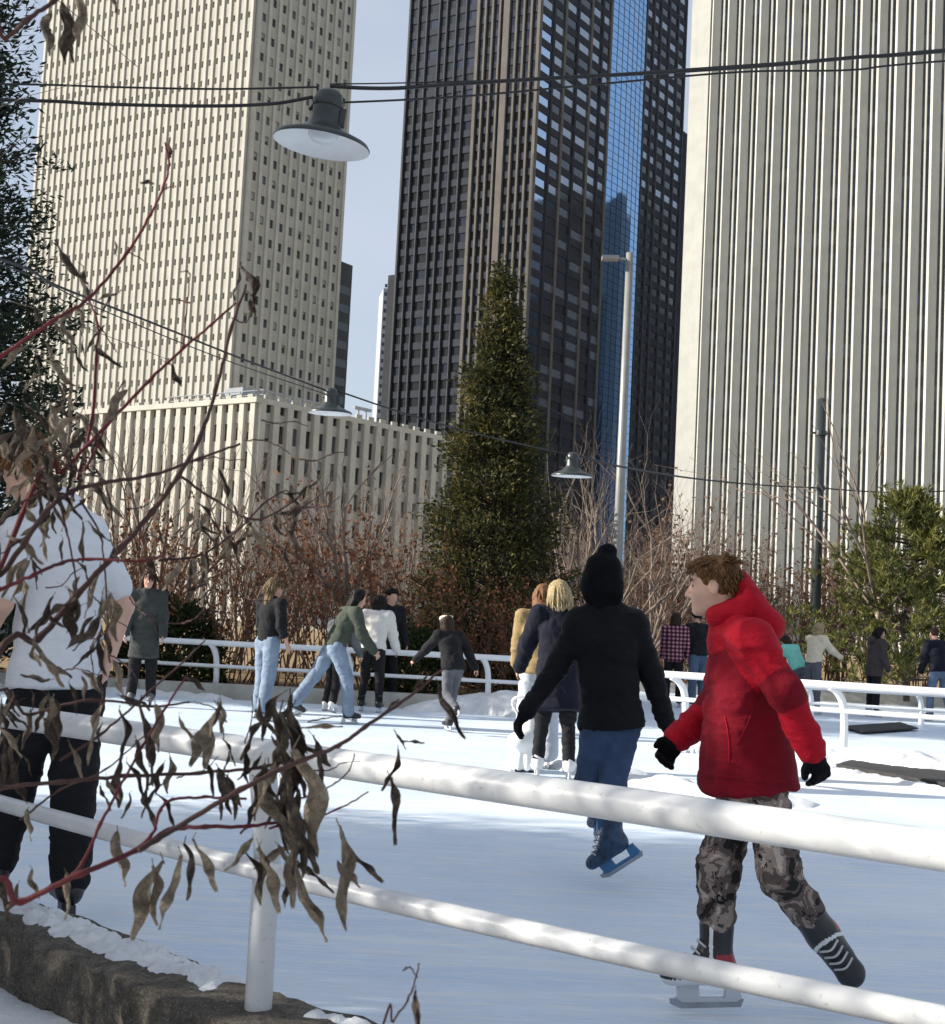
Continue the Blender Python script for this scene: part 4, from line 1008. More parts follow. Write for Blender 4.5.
# trees left of the view: they throw the shade on the near ice
# ------------------------------------------------------------------ lamps, poles, cables
def bell_lamp(px, py, Y, dia, tilt, label):
    c = P(px, py, Y); root = empty('pendant_lamp', c, label, 'lamp', 'bell lamps hung on cables'); s = dia / .55
    sh = MB(); prof = [(.0, .30), (.045, .298), (.075, .275), (.083, .24), (.083, .13), (.095, .10), (.14, .06), (.21, .03), (.262, .008), (.275, -.012), (.272, -.02)]
    sh.lathe([(r_ * s, z * s) for r_, z in prof], 36); ins = MB(); ins.lathe([(r_ * s, z * s) for r_, z in [(.272, -.02), (.262, -.012), (.2, .018), (.13, .045), (.09, .06), (.0, .06)]], 36)
    shade = sh.build('lamp_shade', 'dark_green_metal', root, smooth=True); ins.build('inner_reflector', 'lamp_inside', root, smooth=True)
    b = MB(); b.lathe([(.0, -.0), (.06 * s, .004 * s), (.085 * s, .03 * s), (.085 * s, .059 * s)], 24); b.build('diffuser', 'lamp_glass', root, smooth=True)
    k = MB(); k.tube([(-.1 * s, 0, .17 * s), (-.08 * s, 0, .2 * s), (.08 * s, 0, .2 * s), (.1 * s, 0, .17 * s)], .012 * s, 6); k.lathe([(.088 * s, .20 * s), (.091 * s, .21 * s), (.091 * s, .23 * s), (.088 * s, .24 * s)], 24); k.box(.075 * s, .11 * s, -.02 * s, .02 * s, .1 * s, .2 * s); k.build('clamp', 'dark_green_metal', root)
    root.rotation_euler = (R(2), R(tilt), 0); return c
L1 = bell_lamp(322, 142, 7.7, .55, 6, 'large dark bell lamp hanging near the top left')
L2 = bell_lamp(330, 412, 17.1, .55, 0, 'small dark bell lamp in front of the low beige block')
L3 = bell_lamp(572, 475, 18.3, .55, 0, 'small green bell lamp right of the conifer')
def cable(name, pts, r_, label):
    base = np.array(pts[0]); m = MB(); m.tube(spline(pts, 8), r_, 6); o = m.build(name, 'cable', None, base, True); o.location = base; tag(o, label, 'cable')
cable('cable', [P(-400, 96, 7.9), P(0, 100, 7.7), P(100, 104, 7.7), P(200, 106, 7.7), P(270, 104, 7.7), P(313, 97, 7.7)], .010, 'thick black cable running left from the large bell lamp')
cable('cable', [P(-400, 80, 7.9), P(0, 84, 7.7), P(110, 87, 7.7), P(220, 89, 7.7), P(318, 87, 7.7)], .006, 'thin upper wire running left from the large bell lamp')
cable('cable', [P(330, 86, 7.7), P(362, 88, 7.7), P(400, 88, 7.7), P(455, 84, 7.7), P(555, 78, 7.7), P(650, 73, 7.7), P(760, 66, 7.7), P(860, 57, 7.7), P(945, 51, 7.7), P(1400, 10, 8.2)], .011, 'thick black cable sweeping right from the large bell lamp')
cable('cable', [P(330, 103, 7.7), P(400, 100, 7.7), P(480, 95, 7.7), P(600, 84, 7.75), P(740, 72, 7.8), P(850, 70, 7.8), P(945, 61, 7.8), P(1400, 30, 8.3)], .006, 'thin lower wire right of the large bell lamp')
cable('cable', [P(330, 84, 7.7), P(400, 83, 7.7), P(520, 79, 7.72), P(700, 68, 7.75), P(945, 49, 7.75), P(1400, 4, 8.2)], .004, 'thinnest wire above the thick right hand cable')
cable('cable', [P(-300, 170, 9.0), P(0, 259, 11), P(60, 287, 12), P(150, 322, 13.8), P(240, 358, 15.6), P(325, 390, 17.1)], .011, 'black cable descending from the left edge to the small lamp')
cable('cable', [P(-300, 176, 9.0), P(0, 264, 11), P(100, 309, 12.8), P(220, 358, 15), P(325, 394, 17.1)], .006, 'thin wire just under the descending left cable')
cable('cable', [P(335, 390, 17.1), P(400, 412, 17.4), P(470, 432, 17.8), P(530, 446, 18.1), P(570, 455, 18.3)], .011, 'cable between the two small bell lamps')
PT = P(819, 488, 31.0)
cable('cable', [P(576, 455, 18.3), P(618, 466, 19.2), P(690, 478, 23.5), P(760, 485, 27.2), PT], .016, 'cable from the green bell lamp to the dark pole')
cable('cable', [PT, P(880, 492, 31.5), P(945, 491, 32), P(1100, 480, 33)], .016, 'cable running right from the dark green pole')
def light_pole():
    Y = 24.5; t, b = P(630, 253, Y), P(614.5, 640, Y); b = np.array([t[0], t[1], .1]); root = empty('light_pole', b, 'tall pale grey light pole with small arm beside the conifer', 'pole')
    m = MB(); m.tube([b, b * .5 + t * .5, t], [.095, .08, .065], 14); m.build('pole', 'pole_grey', root, b, True)
    m = MB(); m.tube([t + (0, 0, -.12), t + (-.22, -.05, -.13)], .025, 8); m.build('arm', 'pole_grey', root, b, True)
    m = MB(); m.obox(t + (-.5, -.12, -.16), (.3, 0, .01), (0, .18, 0), (0, 0, .07)); m.build('lamp_head', 'pole_grey', root, b)
    m = MB(); m.lathe([(.0, .03), (.16, .03), (.16, 0), (.14, 0)][::-1], 12, b + (0, 0, .02)); m.build('base_plate', 'pole_grey', root, b)
light_pole()
def dark_pole():
    t = P(822, 400, 31.0); b = np.array([t[0], t[1], .0]); root = empty('cable_pole', b, 'dark green metal pole carrying the cables on the right', 'pole')
    m = MB(); m.tube([b, t], [.112, .1], 14); m.build('pole', 'dark_green_metal', root, b, True)
    m = MB(); m.lathe([(0, .05), (.06, .045), (.102, .0)][::-1], 14, t); m.build('cap', 'dark_green_metal', root, b, True)
    for z in (t[2] - .75, PT[2]): m = MB(); m.lathe([(.105, -.06), (.13, -.05), (.13, .05), (.105, .06)], 14, (t[0], t[1], z)); m.box(t[0] - .22, t[0] + .22, t[1] - .02, t[1] + .02, z - .02, z + .02); m.build('bracket', 'dark_green_metal', root, b)
dark_pole()
# ------------------------------------------------------------------ cloth, skin and hair
def skinmat(name, c):
    t = NT(name); co = t.coords(); t.base(t.ramp(t.noise(co, 14, 4), [(.3, [v * .88 for v in c]), (.7, [min(1, v * 1.08) for v in c])])); t.set(.5, 0, .35)
    t.b.inputs['Subsurface Weight'].default_value = .12; t.b.inputs['Subsurface Radius'].default_value = (.012, .004, .002); t.bump(t.noise(co, 160, 3), .12, .002)
skinmat('skin', (.52, .30, .22)); skinmat('skin_pale', (.60, .37, .28))
def hairmat(name, a, b):
    t = NT(name); co = t.coords(scale=(1, 1, .25)); n = t.noise(co, 90, 4, .7); t.base(t.ramp(n, [(.35, a), (.65, b)])); t.set(.62, 0, .2); t.bump(n, .6, .006)
hairmat('hair_brown', lin('#3a2718'), lin('#7d5a38')); hairmat('hair_ginger', lin('#54382a'), lin('#85603f')); hairmat('hair_black', lin('#0c0a09'), lin('#1d1815')); hairmat('hair_blonde', lin('#6e5d40'), lin('#b8a680')); hairmat('hair_dark', lin('#1c1310'), lin('#3d2c22')); hairmat('hair_streaked', lin('#1e1510'), lin('#7d6646'))
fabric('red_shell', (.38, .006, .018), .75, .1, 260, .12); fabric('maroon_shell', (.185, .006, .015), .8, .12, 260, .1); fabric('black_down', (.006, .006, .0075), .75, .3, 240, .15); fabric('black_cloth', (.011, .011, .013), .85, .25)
fabric('white_cotton', (.72, .73, .76), .9, .05, 300); fabric('denim_dark', (.042, .068, .125), .85, .3, 300); fabric('denim_light', (.19, .245, .32), .85, .22, 300); fabric('denim_mid', (.085, .125, .19), .85, .25, 300)
fabric('olive_wool', (.055, .065, .05), .9, .2, 160); fabric('grey_wool', (.10, .11, .115), .9, .25, 160); fabric('grey_coat', (.045, .049, .047), .9, .2, 160); fabric('cream_knit', (.62, .60, .56), .92, .08, 120); fabric('navy_wool', (.007, .008, .016), .9, .25, 160); fabric('charcoal_wool', (.028, .028, .034), .9, .25, 160)
fabric('mustard', (.27, .19, .09), .85, .12); fabric('mint', (.22, .62, .52), .8, .1); fabric('grey_denim', (.10, .105, .12), .85, .2); fabric('pale_trousers', (.48, .52, .58), .9, .1); fabric('brown_coat', (.055, .045, .045), .85, .25); fabric('knit_black', (.005, .005, .006), .95, .4, 90, .1); fabric('ivory_knit', (.66, .58, .44), .92, .1, 120)
def camo():
    t = NT('camo'); co = t.coords(); a = t.noise(co, 11, 4, .6, .9); b = t.noise(t.coords(scale=(1.3, 1.3, .8)), 17, 3, .6, .6)
    c1 = t.ramp(a, [(0, lin('#262322')), (.42, lin('#5a4f4a')), (.52, lin('#8d7f76')), (.60, lin('#b3a497'))], 'CONSTANT')
    t.base(t.mix(t.ramp(b, [(.0, (0, 0, 0)), (.615, (1, 1, 1))], 'CONSTANT'), c1, lin('#1e1b1c'))); t.set(.85, 0, .2); t.bump(t.noise(co, 30, 5, .7), .5, .015)
camo()
def plaid():
    t = NT('plaid'); tc = t.n('TexCoord'); outs = []
    for d in ('X', 'Z'):
        w = t.n('TexWave', bands_direction=d); w.inputs['Scale'].default_value = 4.5; t.l(tc.outputs['Object'], w.inputs[0]); outs.append(w.outputs['Fac'])
    m = t.n('Math', operation='ADD'); t.l(outs[0], m.inputs[0]); t.l(outs[1], m.inputs[1]); h = t.n('Math', operation='MULTIPLY'); h.inputs[1].default_value = .5; t.l(m.outputs[0], h.inputs[0])
    t.base(t.ramp(h.outputs[0], [(.2, lin('#221018')), (.5, lin('#5c2238')), (.8, lin('#b0808e'))])); t.set(.9)
plaid()
simple('boot_black', (.012, .012, .014), .4, .3, 12); simple('boot_blue', (.010, .032, .075), .4, .9, 26); simple('boot_white', (.62, .62, .62), .45, .1, 10); simple('boot_red', (.26, .012, .02), .4, .3, 12); simple('boot_grey', (.12, .12, .13), .5, .3, 12)
simple('steel', (.33, .34, .36), .38, .2, 20, metal=1.0); simple('lace_grey', (.5, .5, .5), .8, .1); simple('holder_white', (.52, .53, .55), .4, .05, 10); simple('holder_black', (.015, .015, .018), .4, .2); simple('holder_blue', (.03, .13, .28), .35, .15)
simple('eye_white', (.7, .68, .66), .25, .03); simple('eye_dark', (.02, .014, .01), .2, .1); simple('zip_metal', (.5, .5, .52), .3, .1, metal=.8)

def pixel_joints(D, pts, base):
    return {k: (P(v[0], v[1], D + (v[2] if len(v) > 2 else 0)) - base) for k, v in pts.items()}
def head_dirs(J, psi, pitch, roll=0):
    f, r = frame_of(psi); p = R(pitch); up = np.array([0, 0, 1.0]); hf = f * math.cos(p) - up * math.sin(p); hu = up * math.cos(p) + f * math.sin(p); q = R(roll)
    J['hf'] = hf; J['hr'] = r * math.cos(q) + hu * math.sin(q); J['hu'] = hu * math.cos(q) - r * math.sin(q)

# ---- the boy in the red jacket
def boy():
    D = 4.93; b = G(705, 1003); base = np.array([b[0], D, 0.0])
    J = pixel_joints(D, dict(pelvis=(751, 784), waist=(748, 745), chest=(745, 690), neck=(733, 625), head=(714, 586, 0),
        shL=(752, 644, -.15), elL=(785, 692, -.24), wrL=(811, 750, -.22), shR=(733, 640, .14), elR=(718, 705, .22), wrR=(678, 738, .16),
        hipL=(765, 800, -.07), hipR=(738, 797, .07), knL=(781, 876, -.05), anL=(822, 934, .0), knR=(718, 868, .05), anR=(716, 957, .04)), base)
    J['H'] = 1.52; J['side'] = frame_of(-68)[1]; head_dirs(J, -76, 6); J['q'] = .87
    J['pnL'] = np.array([-.55, .8, .2]); J['pnR'] = np.array([.2, -.9, .2]); J['hdL'] = np.array([.42, .0, -.8]); J['hdR'] = np.array([-.5, -.1, -.75]); J['curl'] = 34
    J['toeR'] = nrm((-.98, -.15, -.02)); J['fuR'] = np.array([0, 0, 1.0])
    J['toeL'] = nrm((.50, -.42, -.72)); J['fuL'] = nrm((-.55, -.45, .55))
    sh = nrm(J['waist'] - J['pelvis'])
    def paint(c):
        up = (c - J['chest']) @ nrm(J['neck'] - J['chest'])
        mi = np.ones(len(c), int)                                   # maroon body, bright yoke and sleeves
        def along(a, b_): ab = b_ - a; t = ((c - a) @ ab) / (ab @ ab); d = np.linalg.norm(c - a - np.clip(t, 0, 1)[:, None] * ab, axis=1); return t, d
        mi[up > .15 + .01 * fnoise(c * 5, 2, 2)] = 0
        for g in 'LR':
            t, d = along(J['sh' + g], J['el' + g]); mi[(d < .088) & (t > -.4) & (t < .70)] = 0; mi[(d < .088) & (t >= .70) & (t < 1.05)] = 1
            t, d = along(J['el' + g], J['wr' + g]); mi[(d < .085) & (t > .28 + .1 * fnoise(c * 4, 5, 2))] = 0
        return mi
    def hood(S, J):
        q = lambda x, y, dy=0: P(x, y, D + dy) - base
        S.cone(q(722, 617, -.05), q(748, 604, -.07), .034, .045, .03); S.cone(q(721, 617, .06), q(748, 604, .08), .034, .045, .03)
        S.cone(q(717, 618, -.04), q(717, 617, .06), .032, .032, .03); S.econe(q(742, 588), q(770, 624), .085, .10, .032, .045, (0, 1, 0), .03); S.econe(q(741, 576), q(744, 592), .03, .07, .02, .034, (0, 1, 0), .02); S.econe(q(748, 612), q(766, 630), .10, .10, .05, .04, (0, 1, 0), .03)
        S.cone(q(733, 622), q(725, 614), .06, .055, .03)
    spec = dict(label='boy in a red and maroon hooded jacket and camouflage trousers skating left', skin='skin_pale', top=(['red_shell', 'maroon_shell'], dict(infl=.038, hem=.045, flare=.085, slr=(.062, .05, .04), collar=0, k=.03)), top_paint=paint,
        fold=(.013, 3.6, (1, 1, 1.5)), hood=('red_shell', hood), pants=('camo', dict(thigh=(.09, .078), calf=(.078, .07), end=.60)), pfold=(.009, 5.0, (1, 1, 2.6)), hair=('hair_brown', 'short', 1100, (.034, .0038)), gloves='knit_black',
        skate=(['boot_black', 'boot_red', 'boot_white'], 'steel', 'holder_white'), seed=3, bh=.006, sk_size=1.08, lace=5)
    def acc(J, g, a, t, u, r):
        def f(c):
            mi = np.zeros(len(c), int); x = (c - a) @ t; z = (c - a) @ u
            mi[(z < .02) & (x < .02) & (z > -.05)] = 1; mi[(x > .028) & (x < .04) & (z > -.06)] = 2; mi[z < -.064] = 2 if g == 'R' else 0; return mi
        return f
    spec['sk_accent'] = acc
    def extra(S, J):
        q = lambda x, y: P(x, y, D) - base
        S.econe(q(749, 812), q(745, 710), .155, .13, .178, .135, J['side'], .03); hp = q(750, 789); S.plane(hp, nrm(q(753, 830) - q(747, 740)))
    spec['top_extra'] = extra
    root = person(base, J, spec, .0065)
    # eyes, eyebrow, jacket trim
    q = min(1.12, .45 + .55 * J['H'] / 1.75); at = lambda x, y, z: J['head'] + (J['hr'] * x + J['hf'] * y + J['hu'] * z) * q
    q = J['q']
    for g in (-1, 1):
        m = MB(); c = at(g * .031, .0735, .005); n = 12
        E = [J['hr'], J['hf'], J['hu']]; vs = []; fs = []; mi = []
        for i in range(n + 1):
            th = math.pi * i / n
            for k in range(n): ph = 2 * math.pi * k / n; vs.append(c + q * .0125 * (E[1] * math.cos(th) + math.sin(th) * (E[0] * math.cos(ph) + E[2] * math.sin(ph))))
        for i in range(n):
            for k in range(n): fs.append((i * n + k, i * n + (k + 1) % n, (i + 1) * n + (k + 1) % n, (i + 1) * n + k)); mi.append(1 if i < 5 else 0)
        new_obj('eye', mesh_np('eye', vs, fs, ['eye_white', 'eye_dark'], mi, True), root)
        m = MB(); m.tube([at(g * .014, .0935, .026), at(g * .03, .0905, .031), at(g * .05, .078, .028)], [.003, .0045, .002], 6); m.build('eyebrow', 'hair_brown', root)
    from mathutils.bvhtree import BVHTree
    jk = [o for o in root.children if o.name.startswith('jacket')][0]; bv = BVHTree.FromPolygons([v.co.copy() for v in jk.data.vertices], [tuple(p.vertices) for p in jk.data.polygons]); o0 = Vector(CAM - base)
    def on(pts):
        q = []
        for x, y in pts:
            d = Vector(nrm(ray(x, y))); h = bv.ray_cast(o0, d)
            if h[0] is not None: q.append(np.array(h[0] + h[1] * .001))
        return q
    def line(name, a, b, r_, mt, bend=0):
        q = on([(a[0] + (b[0] - a[0]) * t + bend * math.sin(math.pi * t), a[1] + (b[1] - a[1]) * t) for t in np.linspace(0, 1, 14)])
        if len(q) > 3: m = MB(); m.tube(q, r_, 6); m.build(name, mt, root, None, True)
    line('pocket_zip', (725, 716), (729, 763), .0032, 'red_shell', 2); line('side_seam', (757, 690), (737, 745), .0022, 'maroon_shell', 3); line('hem_seam', (703, 776), (792, 786), .0022, 'maroon_shell'); line('yoke_seam', (714, 640), (732, 652), .0022, 'red_shell')
    return root
boy()

# ---- the woman all in black seen from behind
def woman_black():
    D = 7.24; b = G(604, 882); base = np.array([b[0], D, 0.0])
    J = pixel_joints(D, dict(pelvis=(611, 716), waist=(609, 682), chest=(606, 645), neck=(604, 608, .02), head=(602, 584, .03), shL=(578, 623), elL=(558, 666, .05), wrL=(527, 711, .0), shR=(635, 624), elR=(651, 674, .05), wrR=(666, 722, .0),
        hipL=(599, 722), hipR=(623, 722), knL=(588, 780, .10), anL=(598, 806, .40), knR=(613, 784, .0), anR=(611, 838, -.02)), base)
    J['H'] = 1.66; J['side'] = frame_of(4)[1]; head_dirs(J, 8, 12); J['pnL'] = np.array([.8, .3, 0]); J['pnR'] = np.array([-.8, .3, 0]); J['curl'] = 30
    J['toeR'] = nrm((-.76, .18, -.56)); J['fuR'] = nrm((-.6, -.05, .8)); J['toeL'] = nrm((0, .8, -.3)); J['fuL'] = nrm((0, .3, .9))
    def hat(S, J, q):
        c = J['head']; u = np.array([0.05, 0, 1.0]);  S.econe(c - u * .015, c + u * .075, .112, .095, .115, .1, (1, 0, 0), .03); S.cone(c + u * .05, c + u * .13, .082, .036, .03); S.ell(c + u * .168 + np.array([.012, 0, 0]), (.05, .05, .044), None, .008); S.plane(c - u * .045, -u); S.econe(c + np.array([0, -.03, -.03]), J['neck'] + np.array([0, -.02, .02]), .085, .08, .09, .07, (1, 0, 0), .03);
        S.cone(c + np.array([-.06, -.05, -.06]), c + np.array([-.05, -.04, .0]), .04, .05, .03); S.cone(c + np.array([.06, -.05, -.06]), c + np.array([.05, -.04, .0]), .04, .05, .03)
    hem = P(611, 722, D) - base
    person(base, J, dict(label='woman in a black jacket and black bobble hat skating away with arms out', top=('black_down', dict(infl=.02, hem=.06, flare=.03, slr=(.057, .051, .042), collar=.3, k=.035)), fold=(.008, 4.5, (.8, .8, 2.2)), hat=('knit_black', hat),
        pants=('denim_dark', dict(thigh=(.098, .066), calf=(.064, .056), end=.74)), sk_size=1.02, gloves='knit_black', skate=(['boot_blue', 'boot_black'], 'steel', 'holder_blue'), seed=8, lace=4), .009)
woman_black()

# ---- the man in the white T-shirt
def man():
    D = 5.72; b = G(65, 918); base = np.array([b[0], D, 0.0])
    J = pixel_joints(D, dict(pelvis=(56, 672), waist=(58, 628), chest=(62, 563), neck=(56, 508, -.02), head=(27, 472, -.04), shL=(20, 537, -.16), elL=(2, 604, -.22), wrL=(-24, 655, -.12), shR=(90, 534, .16), elR=(124, 606, .17), wrR=(108, 662, .08),
        hipL=(40, 686, -.03), hipR=(78, 684, .05), knL=(17, 770, .06), anL=(-4, 862, .05), knR=(74, 772, .04), anR=(70, 880, .0)), base)
    J['H'] = 1.84; J['side'] = frame_of(-38)[1]; head_dirs(J, -75, 32); J['pnL'] = np.array([.7, .5, 0]); J['pnR'] = np.array([-.8, -.3, 0])
    for g in 'LR': J['toe' + g] = nrm((-.45, .85, 0)); J['fu' + g] = np.array([0, 0, 1.0])
    person(base, J, dict(label='man in a white T-shirt and black trousers, head bowed, at the left edge', skin='skin_pale', top=('white_cotton', dict(infl=.028, hem=.06, flare=.02, sleeve=.36, slr=(.042, .046, .05), collar=.12, k=.035), 't_shirt'), fold=(.009, 3.2, (1.2, 1.2, .5)), hair=('hair_ginger', 'short', 260, (.05, .009)),
        pants=('black_cloth', dict(thigh=(.105, .086), calf=(.084, .074), end=.96)), skate=('boot_black', 'steel', 'holder_black'), seed=14), .009)
man()

# ---- skaters farther off
def far_person(px, py, H, psi, spec, h=.014, **kw):
    b = G(px, py); J = pose(H, psi, **kw); person(np.array([b[0], b[1], 0.0]), J, spec, h)
J_ = dict
far_person(263, 719, 1.66, 40, J_(label='woman in black top and light jeans left of the skating group', top=('black_cloth', J_(infl=.016, hem=.0, sleeve=.72, slr=(.066, .06, .05)), 'top'), pants=('denim_light', J_(thigh=(.108, .088), calf=(.085, .08))), hair=('hair_streaked', 'long', 120, (.12, .014)), seed=21), lean=3, aL=(8, 6, 20), aR=(-2, 8, 25), lL=(6, 3, 8), lR=(-6, 3, 6), head=(40, 5))
far_person(331, 712, 1.42, 30, J_(label='small skater in a grey jacket half hidden by the olive jumper', top=('grey_wool', J_(infl=.03, hem=.06)), pants=('black_cloth', J_()), hair=('hair_black', 'long'), skate=('boot_white', 'steel', 'holder_white'), seed=22), lean=22, aL=(15, 15, 25), aR=(10, 10, 25), lL=(15, 4, 25), lR=(-5, 4, 15), head=(10, 25))
far_person(330, 723, 1.66, 62, J_(label='skater in olive jumper and pale jeans leaning forward with legs apart', top=('olive_wool', J_(infl=.028, hem=.02, slr=(.07, .062, .05)), 'jumper'), pants=('denim_light', J_(thigh=(.108, .085), calf=(.082, .075))), hair=('hair_black', 'bob', 60, (.06, .012)), seed=23), lean=24, aL=(-12, 8, 10), aR=(15, 10, 25), lL=(-30, 2, 6), lR=(22, 3, 18), head=(0, 20))
far_person(370, 712, 1.58, 12, J_(label='skater with black bob in a white sweater and black trousers', top=('cream_knit', J_(infl=.034, hem=.04, slr=(.074, .066, .052)), 'sweater'), pants=('black_cloth', J_(thigh=(.1, .07), calf=(.066, .055))), hair=('hair_black', 'bob', 90, (.08, .014)), seed=24), lean=14, aL=(12, 12, 20), aR=(10, 12, 18), lL=(8, 5, 14), lR=(2, 4, 12), head=(5, 25))
far_person(384, 706, 1.68, 150, J_(label='dark haired skater mostly hidden behind the white sweater', top=('black_cloth', J_(infl=.02, hem=.05)), pants=('black_cloth', J_()), hair=('hair_black', 'short', 60, (.05, .012)), seed=25), lean=4, aR=(5, 8, 20))
far_person(450, 732, 1.36, -28, J_(label='child in black with a pale headband striding on one leg', top=('black_cloth', J_(infl=.022, hem=.08)), pants=('grey_denim', J_(thigh=(.095, .07), calf=(.068, .06))), hair=('hair_dark', 'bob'), hat=('ivory_knit', lambda S, J, q: (S.econe(J['head'] + J['hu'] * .03, J['head'] + J['hu'] * .07, .092 * q, .09 * q, .108 * q, .106 * q, J['hr'], .01), S.plane(J['head'] + J['hu'] * .08, J['hu']), S.plane(J['head'] + J['hu'] * .03, -J['hu']))), seed=26), lean=26, aL=(30, 25, 15), aR=(-25, 25, 10), lL=(-8, 4, 55), lR=(8, -6, 10), head=(0, 10))
far_person(553, 779, 1.64, -4, J_(label='blonde woman in a long navy coat holding the white skating aid', top=(['navy_wool'], J_(infl=.034, hem=.36, flare=.05, slr=(.074, .066, .054), collar=.2), 'coat'), pants=('black_cloth', J_(thigh=(.1, .072), calf=(.066, .054), end=.95)), hair=('hair_blonde', 'long', 380, (.16, .011)), skate=('boot_white', 'steel', 'holder_white'), seed=27), h=.011, lean=9, aL=(18, 16, 6), aR=(20, 8, 30), lL=(5, 4, 6), lR=(-3, 3, 5), head=(-8, 12))
far_person(535, 768, 1.62, 5, J_(label='person in a mustard jacket beside the blonde woman', top=('mustard', J_(infl=.03, hem=.08)), pants=('pale_trousers', J_(thigh=(.11, .095), calf=(.095, .09))), hair=('hair_ginger', 'bob', 60, (.08, .014)), skate=('boot_white', 'steel', 'holder_white'), seed=28), lean=8, aL=(10, 8, 30), aR=(10, 8, 30), head=(5, 12))
far_person(140, 706, 1.70, 172, J_(label='person in a long dark grey coat facing us behind the man in white', top=('grey_coat', J_(infl=.034, hem=.34, flare=.03, collar=.2), 'coat'), pants=('black_cloth', J_()), hair=('hair_dark', 'long', 60, (.1, .014)), skate=('boot_grey', 'steel', 'holder_black'), seed=29), lean=2, head=(-10, 5))
far_person(672, 707, 1.60, 20, J_(label='dark haired person in a maroon plaid shirt behind the right railing', top=('plaid', J_(infl=.03, hem=.12), 'shirt'), pants=('black_cloth', J_()), hair=('hair_dark', 'bob'), seed=30), h=.018, lean=4)
far_person(696, 708, 1.66, -30, J_(label='person in a black jacket and blue jeans beside the plaid shirt', top=('black_cloth', J_(infl=.03, hem=.03)), pants=('denim_mid', J_(thigh=(.105, .085), calf=(.082, .075))), hair=('hair_black', 'short'), seed=31), h=.018, lean=6)
far_person(798, 712, 1.42, -35, J_(label='child in a mint green jacket bending behind the cream sweater', top=('mint', J_(infl=.035, hem=.05)), pants=('grey_denim', J_()), hair=('hair_dark', 'bob'), skate=('boot_white', 'steel', 'holder_white'), seed=32), h=.018, lean=36, aR=(25, 10, 20), aL=(25, 10, 20), lL=(18, 4, 28), lR=(10, 4, 25), head=(0, 40))
far_person(812, 714, 1.55, 55, J_(label='blonde woman in a cream sweater reaching out beyond the right railing', top=('ivory_knit', J_(infl=.028, hem=.0), 'sweater'), pants=('grey_denim', J_()), hair=('hair_blonde', 'bob', 60, (.1, .016)), skate=('boot_white', 'steel', 'holder_white'), seed=33), h=.018, lean=10, aR=(42, 8, 20), aL=(35, 5, 20), head=(0, 15))
far_person(873, 717, 1.52, 75, J_(label='woman in a dark hooded coat beyond the right railing', top=('brown_coat', J_(infl=.04, hem=.16, flare=.01, collar=.3), 'coat'), pants=('black_cloth', J_()), hair=('hair_black', 'long', 60, (.1, .016)), hood=('brown_coat', lambda S, J: S.ell(J['neck'] - J['hf'] * .09, (.09, .09, .08))), skate=('boot_white', 'steel', 'holder_white'), seed=34), h=.018, lean=6, head=(15, 12))
far_person(938, 722, 1.58, -20, J_(label='skater in a navy jacket cut off by the right edge', top=('navy_wool', J_(infl=.035, hem=.04)), pants=('denim_mid', J_()), hair=('hair_dark', 'short'), seed=35), h=.018, lean=14, lL=(14, 4, 20), lR=(-8, 4, 10))

# ---- white plastic skating aid in front of the blonde woman
def skating_aid():
    b = G(524, 771); root = empty('skating_aid', b, 'white ribbed plastic skating aid in front of the blonde woman', 'skating aid'); s = 1.0
    S = SDF(); S.econe((0, 0, .08), (0, 0, .24), .15, .13, .17, .15, (1, 0, 0), .03); S.plane((0, 0, .02), (0, 0, -1)); S.ell((-.05, -.08, .27), (.12, .12, .09), None, .04); S.econe((.04, .06, .2), (.05, .09, .50), .10, .075, .08, .05, (1, 0, 0), .04)
    def ribs(V, Q):
        a = np.arctan2(V[:, 1], V[:, 0]); k = np.clip((.22 - V[:, 2]) / .1, 0, 1); N = vnormals(V, Q); return V + N * (.008 * np.sin(a * 12) * k)[:, None]
    sobj('shell', S, .009, 'tank_white', root, post=ribs, sm=2)
    m = MB(); m.tube(spline([(-.06, .07, .48), (-.13, .05, .60), (-.08, .02, .66), (.12, .02, .66), (.18, .05, .6), (.14, .08, .48)], 6), .014, 8); m.build('handle', 'tank_white', root, smooth=True)
    for x in (-.11, .11): m = MB(); m.obox((x - .02, -.2, .0), (.04, 0, 0), (0, .4, 0), (0, 0, .03)); m.build('runner', 'tank_white', root)
skating_aid()
# ------------------------------------------------------------------ the leafy shrub close to the camera
def dead_leaf_mat(name, a, b, c):
    t = NT(name); co = t.coords('Object'); oi = t.n('ObjectInfo')
    sc = t.n('Vector' + 'Math', operation='ADD'); t.l(co, sc.inputs[0]); t.l(oi.outputs['Location'], sc.inputs[1])
    n1 = t.noise(sc.outputs[0], 4.0, 6, .7, .5); n2 = t.noise(sc.outputs[0], 22, 4, .7)
    col = t.ramp(n1, [(.3, a), (.5, b), (.7, c)]); col = t.mix(t.ramp(n2, [(.5, (0, 0, 0)), (.7, (.5,) * 3)]), col, [v * .35 for v in a])
    t.base(col); t.set(.75, 0, .25); t.bump(n2, .6, .05)
    tr = t.n('BsdfTranslucent'); mx = t.n('MixShader'); mx.inputs[0].default_value = .12; t.l(col, tr.inputs[0]); out = [n_ for n_ in t.t.nodes if n_.type == 'OUTPUT_MATERIAL'][0]
    t.l(t.b.outputs[0], mx.inputs[1]); t.l(tr.outputs[0], mx.inputs[2]); t.l(mx.outputs[0], out.inputs[0])
dead_leaf_mat('dead_leaf_dark', lin('#27201d'), lin('#4d433c'), lin('#7f7263')); dead_leaf_mat('dead_leaf_pale', lin('#544a40'), lin('#8d8070'), lin('#bdb09a'))
